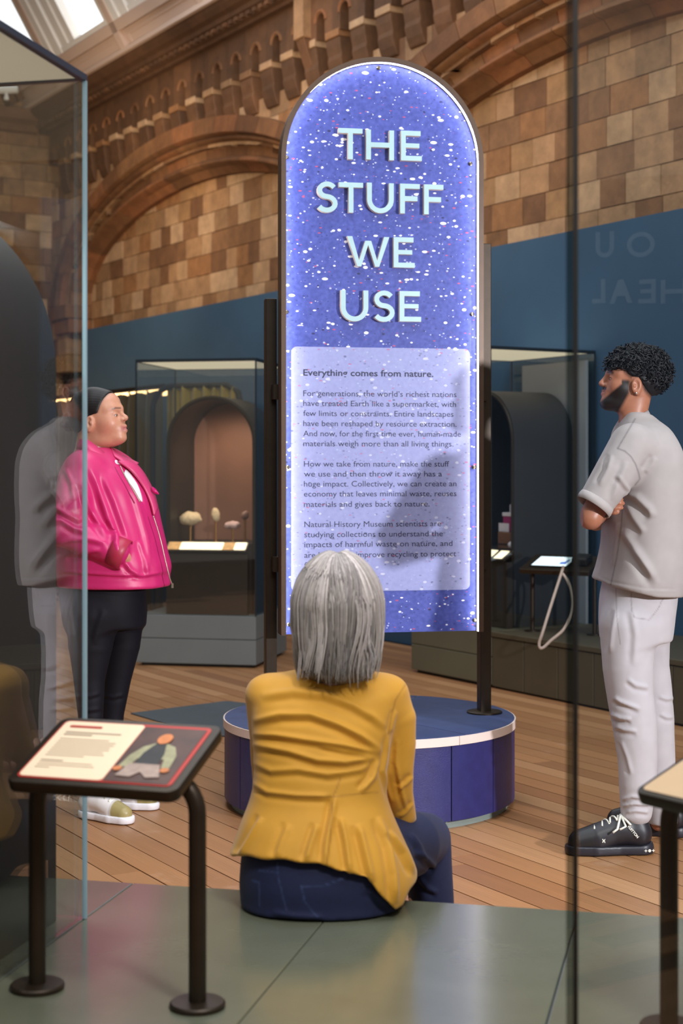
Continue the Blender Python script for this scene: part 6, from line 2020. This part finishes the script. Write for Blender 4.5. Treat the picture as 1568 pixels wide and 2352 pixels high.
C = [(z6([(240, 880), (420, 855), (600, 872), (760, 930), (880, 1000), (955, 1065)]), 12, .0085), (z6([(190, 1020), (350, 985), (520, 985), (680, 1040), (800, 1100), (930, 1190)]), 11, .0105), (z6([(190, 1092), (330, 1100), (520, 1130), (700, 1155), (850, 1185), (925, 1200)]), 9, .0095),
     (z6([(195, 1150), (400, 1190), (560, 1240), (720, 1252), (905, 1215)]), 10, .009), (z6([(190, 1250), (300, 1300), (450, 1292), (620, 1320), (800, 1290), (900, 1240)]), 10, .006), (z6([(190, 1365), (280, 1420), (450, 1440), (640, 1445)]), 9, .006), (z6([(480, 760), (620, 790), (800, 800), (900, 840)]), 14, .006),
     (z6([(560, 1160), (720, 1190), (860, 1215)]), 6, .006), (z6([(660, 1440), (640, 1560), (612, 1700), (600, 1830)]), 9, .011), (z6([(690, 1560), (720, 1700), (745, 1880)]), 9, .011), (z6([(790, 1600), (830, 1760), (870, 1930)]), 10, .012), (z6([(560, 1600), (520, 1720), (495, 1810)]), 9, .009),
     (z6([(900, 1560), (960, 1720), (990, 1880), (1000, 2050)]), 10, .012), (z6([(960, 1640), (1050, 1760), (1110, 1880)]), 9, .011), (z6([(400, 1600), (360, 1700), (330, 1790)]), 10, .006), (z6([(250, 1560), (180, 1680), (120, 1780)]), 9, .008),
     (z6([(905, 1240), (870, 1340), (800, 1420)]), 8, .009), (z6([(1010, 1120), (1000, 1250), (1030, 1400), (1060, 1520)]), 6, .006), (z6([(960, 1100), (950, 1200), (930, 1300), (980, 1480)]), 6, .006), (z6([(1095, 1330), (1060, 1370), (1010, 1400)]), 6, .006), (z6([(1100, 1480), (1060, 1530), (1020, 1560)]), 5, .005), (z6([(1000, 960), (985, 1020), (968, 1085)]), 6, .005)]
V = crease(V, Nn, [(p_, w_ * .74, a_ * .80) for p_, w_, a_ in C])
V = ripple(V, Nn, .0012, 40, 9)
V = relax(V, Q, 1, .4)
P_ = topx(V)
T = tints(len(V), (204, 146, 36))
nearm = vnormals(V, Q)[:, 1] < .1
for pts in (z6([(650, 1440), (668, 1400), (690, 1340)]), z6([(200, 1420), (430, 1445), (650, 1445), (900, 1420)]), z6([(1055, 815), (1000, 900), (975, 1000), (960, 1090)]), z6([(650, 1445), (630, 1700), (610, 1840)])):
    T = seam(T, P_, pts, 2.0, (140, 92, 20), .55, nearm)
mj = figmesh('mustard_jacket', V, Q, M['jersey'], sit, T)
mj['label'] = 'mustard yellow fitted jacket with a flared hem'
# jeans
Fl = Field((-.30, 3.30, .04), (.36, 4.20, .72), 0.005)
Fl.slices([(c8(0, y, dd)[2], c8((x0 + x1) / 2, y, dd)[0], D + dd, (x1 - x0) / 2 * (D + dd) / F_PX, ry) for y, x0, x1, ry, dd in ((1900, 575, 892, .12, .04), (1950, 560, 912, .150, .03), (2000, 551, 926, .166, .03), (2045, 552, 926, .168, .03), (2085, 560, 916, .160, .02), (2112, 590, 895, .14, .02))], .03, 2.5, cap=.02)
for kx, hx0 in ((.212, .07), (-.165, -.13)):
    Fl.chain([(hx0, 3.64, .475), ((hx0 + kx) / 2 + .02 * np.sign(kx), 3.82, .462), (kx, 3.985, .435), (kx + .020, 4.0, .25), (kx + .024, 4.02, .10)], [.088, .080, .066, .056, .050], .03)
Fl.below(lambda X, Y: np.where(Y < 3.79 - .231 * (X + .5), BZ + .003, .0) + 0 * X, .004)
V, Q = Fl.mesh(); V = relax(V, Q, 2)
Nn = vnormals(V, Q)
V = ripple(V, Nn, .0012, 36, 6)
V = crease(V, Nn, [(z6([(1080, 1650), (1130, 1720), (1160, 1800)]), 6, .006), (z6([(1110, 1760), (1180, 1800), (1230, 1850)]), 6, .006), (z6([(300, 2100), (450, 2120), (600, 2125)]), 6, .004), (z6([(840, 1960), (900, 2010), (960, 2060)]), 7, .006), (z6([(1130, 1900), (1180, 1960), (1240, 1990)]), 6, .005)])
P_ = topx(V)
T = tints(len(V), (16, 25, 62))
nearm = vnormals(V, Q)[:, 1] < .2
for pts in (z6([(335, 1820), (340, 1900), (385, 2080)]), z6([(470, 1950), (600, 1945), (720, 1900)]), z6([(470, 1950), (490, 2040), (560, 2120)]), z6([(190, 1920), (232, 1925), (235, 2060)]), z6([(230, 1860), (330, 1870)])):
    T = seam(T, P_, pts, 1.8, (58, 72, 116), .55, nearm)
jn = figmesh('jeans', V, Q, M['denim'], sit, T)
jn['label'] = 'dark blue jeans'
for kx in (.224, -.153):
    sneaker(sit, (kx, 3.97, 0.0), math.radians(88), .255, None, (60, 50, 44), (66, 54, 46), (40, 36, 34))
# bob of grey hair: dark under-volume plus long locks from the parting
hc = c8(778, 1398, .075)
Fh = Field(hc - np.array((.14, .16, .20)), hc + np.array((.14, .16, .16)), 0.004)
Fh.ell(hc + np.array((0, .012, .005)), (.096, .112, .124), 0)
Fh.chain([hc + np.array((-.045, -.015, -.06)), hc + np.array((-.045, -.02, -.125))], [.048, .042], .03)
Fh.chain([hc + np.array((.045, -.015, -.06)), hc + np.array((.045, -.02, -.125))], [.048, .042], .03)
Fh.chain([hc + np.array((0, -.03, -.05)), hc + np.array((0, -.035, -.125))], [.055, .045], .03)
Fh.ell(SP(.085, 0, -.02), (.055, .052, .085), .004, 'sub', SR)
V, Q = Fh.mesh(); V = relax(V, Q, 2)
hs = figmesh('hair', V, Q, M['hair'], sit, tints(len(V), (104, 98, 96)))
rr = np.random.default_rng(11)
nc_, per, m = 190, 11, 18
nl = nc_ * per
paths = np.zeros((nl, m, 3)); rad = np.zeros((nl, m)); cols = []
tt = np.linspace(0, 1, m)
for ci in range(nc_):
    lay = rr.uniform(0, 1)                                  # 0 outer layer, 1 under layer
    phi_c = rr.uniform(-2.3, 2.3)                           # 0 is the back of the head, towards the viewer
    end_c = -.128 + rr.normal() * .012 - .014 * (abs(phi_c) < 1.0) + .016 * lay + (.02 if abs(phi_c) > 1.5 else 0)
    wob_c = rr.normal() * .010; w2 = rr.uniform(0, 6); tuck = rr.uniform(-.02, .16) + .10 * (abs(phi_c) > 1.0); drift_c = rr.normal() * .16
    g_c = rr.uniform(.55, 1.2) * (1 - .45 * lay) * (1.3 if rr.uniform() < .22 else 1)
    for k in range(per):
        i = ci * per + k
        phi = phi_c + rr.normal() * .10
        rx, ry, rz = .1075 - .008 * lay + rr.normal() * .0008, .124 - .008 * lay, .137 - .007 * lay
        th0 = rr.uniform(.02, .25) if lay < .75 else rr.uniform(.3, .8)
        end = end_c + rr.normal() * .007
        drift = drift_c + rr.normal() * .03
        for j, t in enumerate(tt):
            if t < .55:
                th = th0 + (1.50 - th0) * (t / .55)
                ph = phi + drift * (t / .55) ** 2
                bul = 1 + .02 * math.sin(3 * th + w2)
                x = rx * bul * math.sin(th) * math.sin(ph); y = -ry * bul * math.sin(th) * math.cos(ph); z = rz * math.cos(th)
                e0 = (x, y, z, ph)
            else:
                q = (t - .55) / .45
                x0, y0, z0, ph = e0
                z = z0 + (end - z0) * q
                kk = 1 - tuck * q * q
                conv = 1 - .25 * q
                px0 = rx * math.sin(phi_c + drift_c); py0 = -ry * math.cos(phi_c + drift_c)
                x = (px0 + (x0 - px0) * conv) * kk + wob_c * math.sin(3.2 * q + w2) * q; y = (py0 + (y0 - py0) * conv) * kk * (1 - .05 * q) + wob_c * .6 * math.cos(2.8 * q + w2) * q
            paths[i, j] = hc + np.array((x - .004, y + .012, z - .007 * math.exp(-(x / .012) ** 2) * (z > .09)))
        r0 = rr.uniform(.0013, .0030)
        rad[i] = r0 * np.concatenate([np.linspace(.7, 1.1, 6), np.full(6, 1.1), np.linspace(1.05, .22, m - 12)])
        cols.append(np.array(lin((174, 167, 164))) * g_c * rr.uniform(.8, 1.2) * np.array((1, rr.uniform(.96, 1.0), rr.uniform(.93, 1.0))))
V, Q = tubes(paths, rad, 5)
T = np.repeat(np.array(cols), m * 5, 0)
lk = figmesh('locks', V, Q, M['hair'], hs, T)
lk['kind'] = 'stuff'
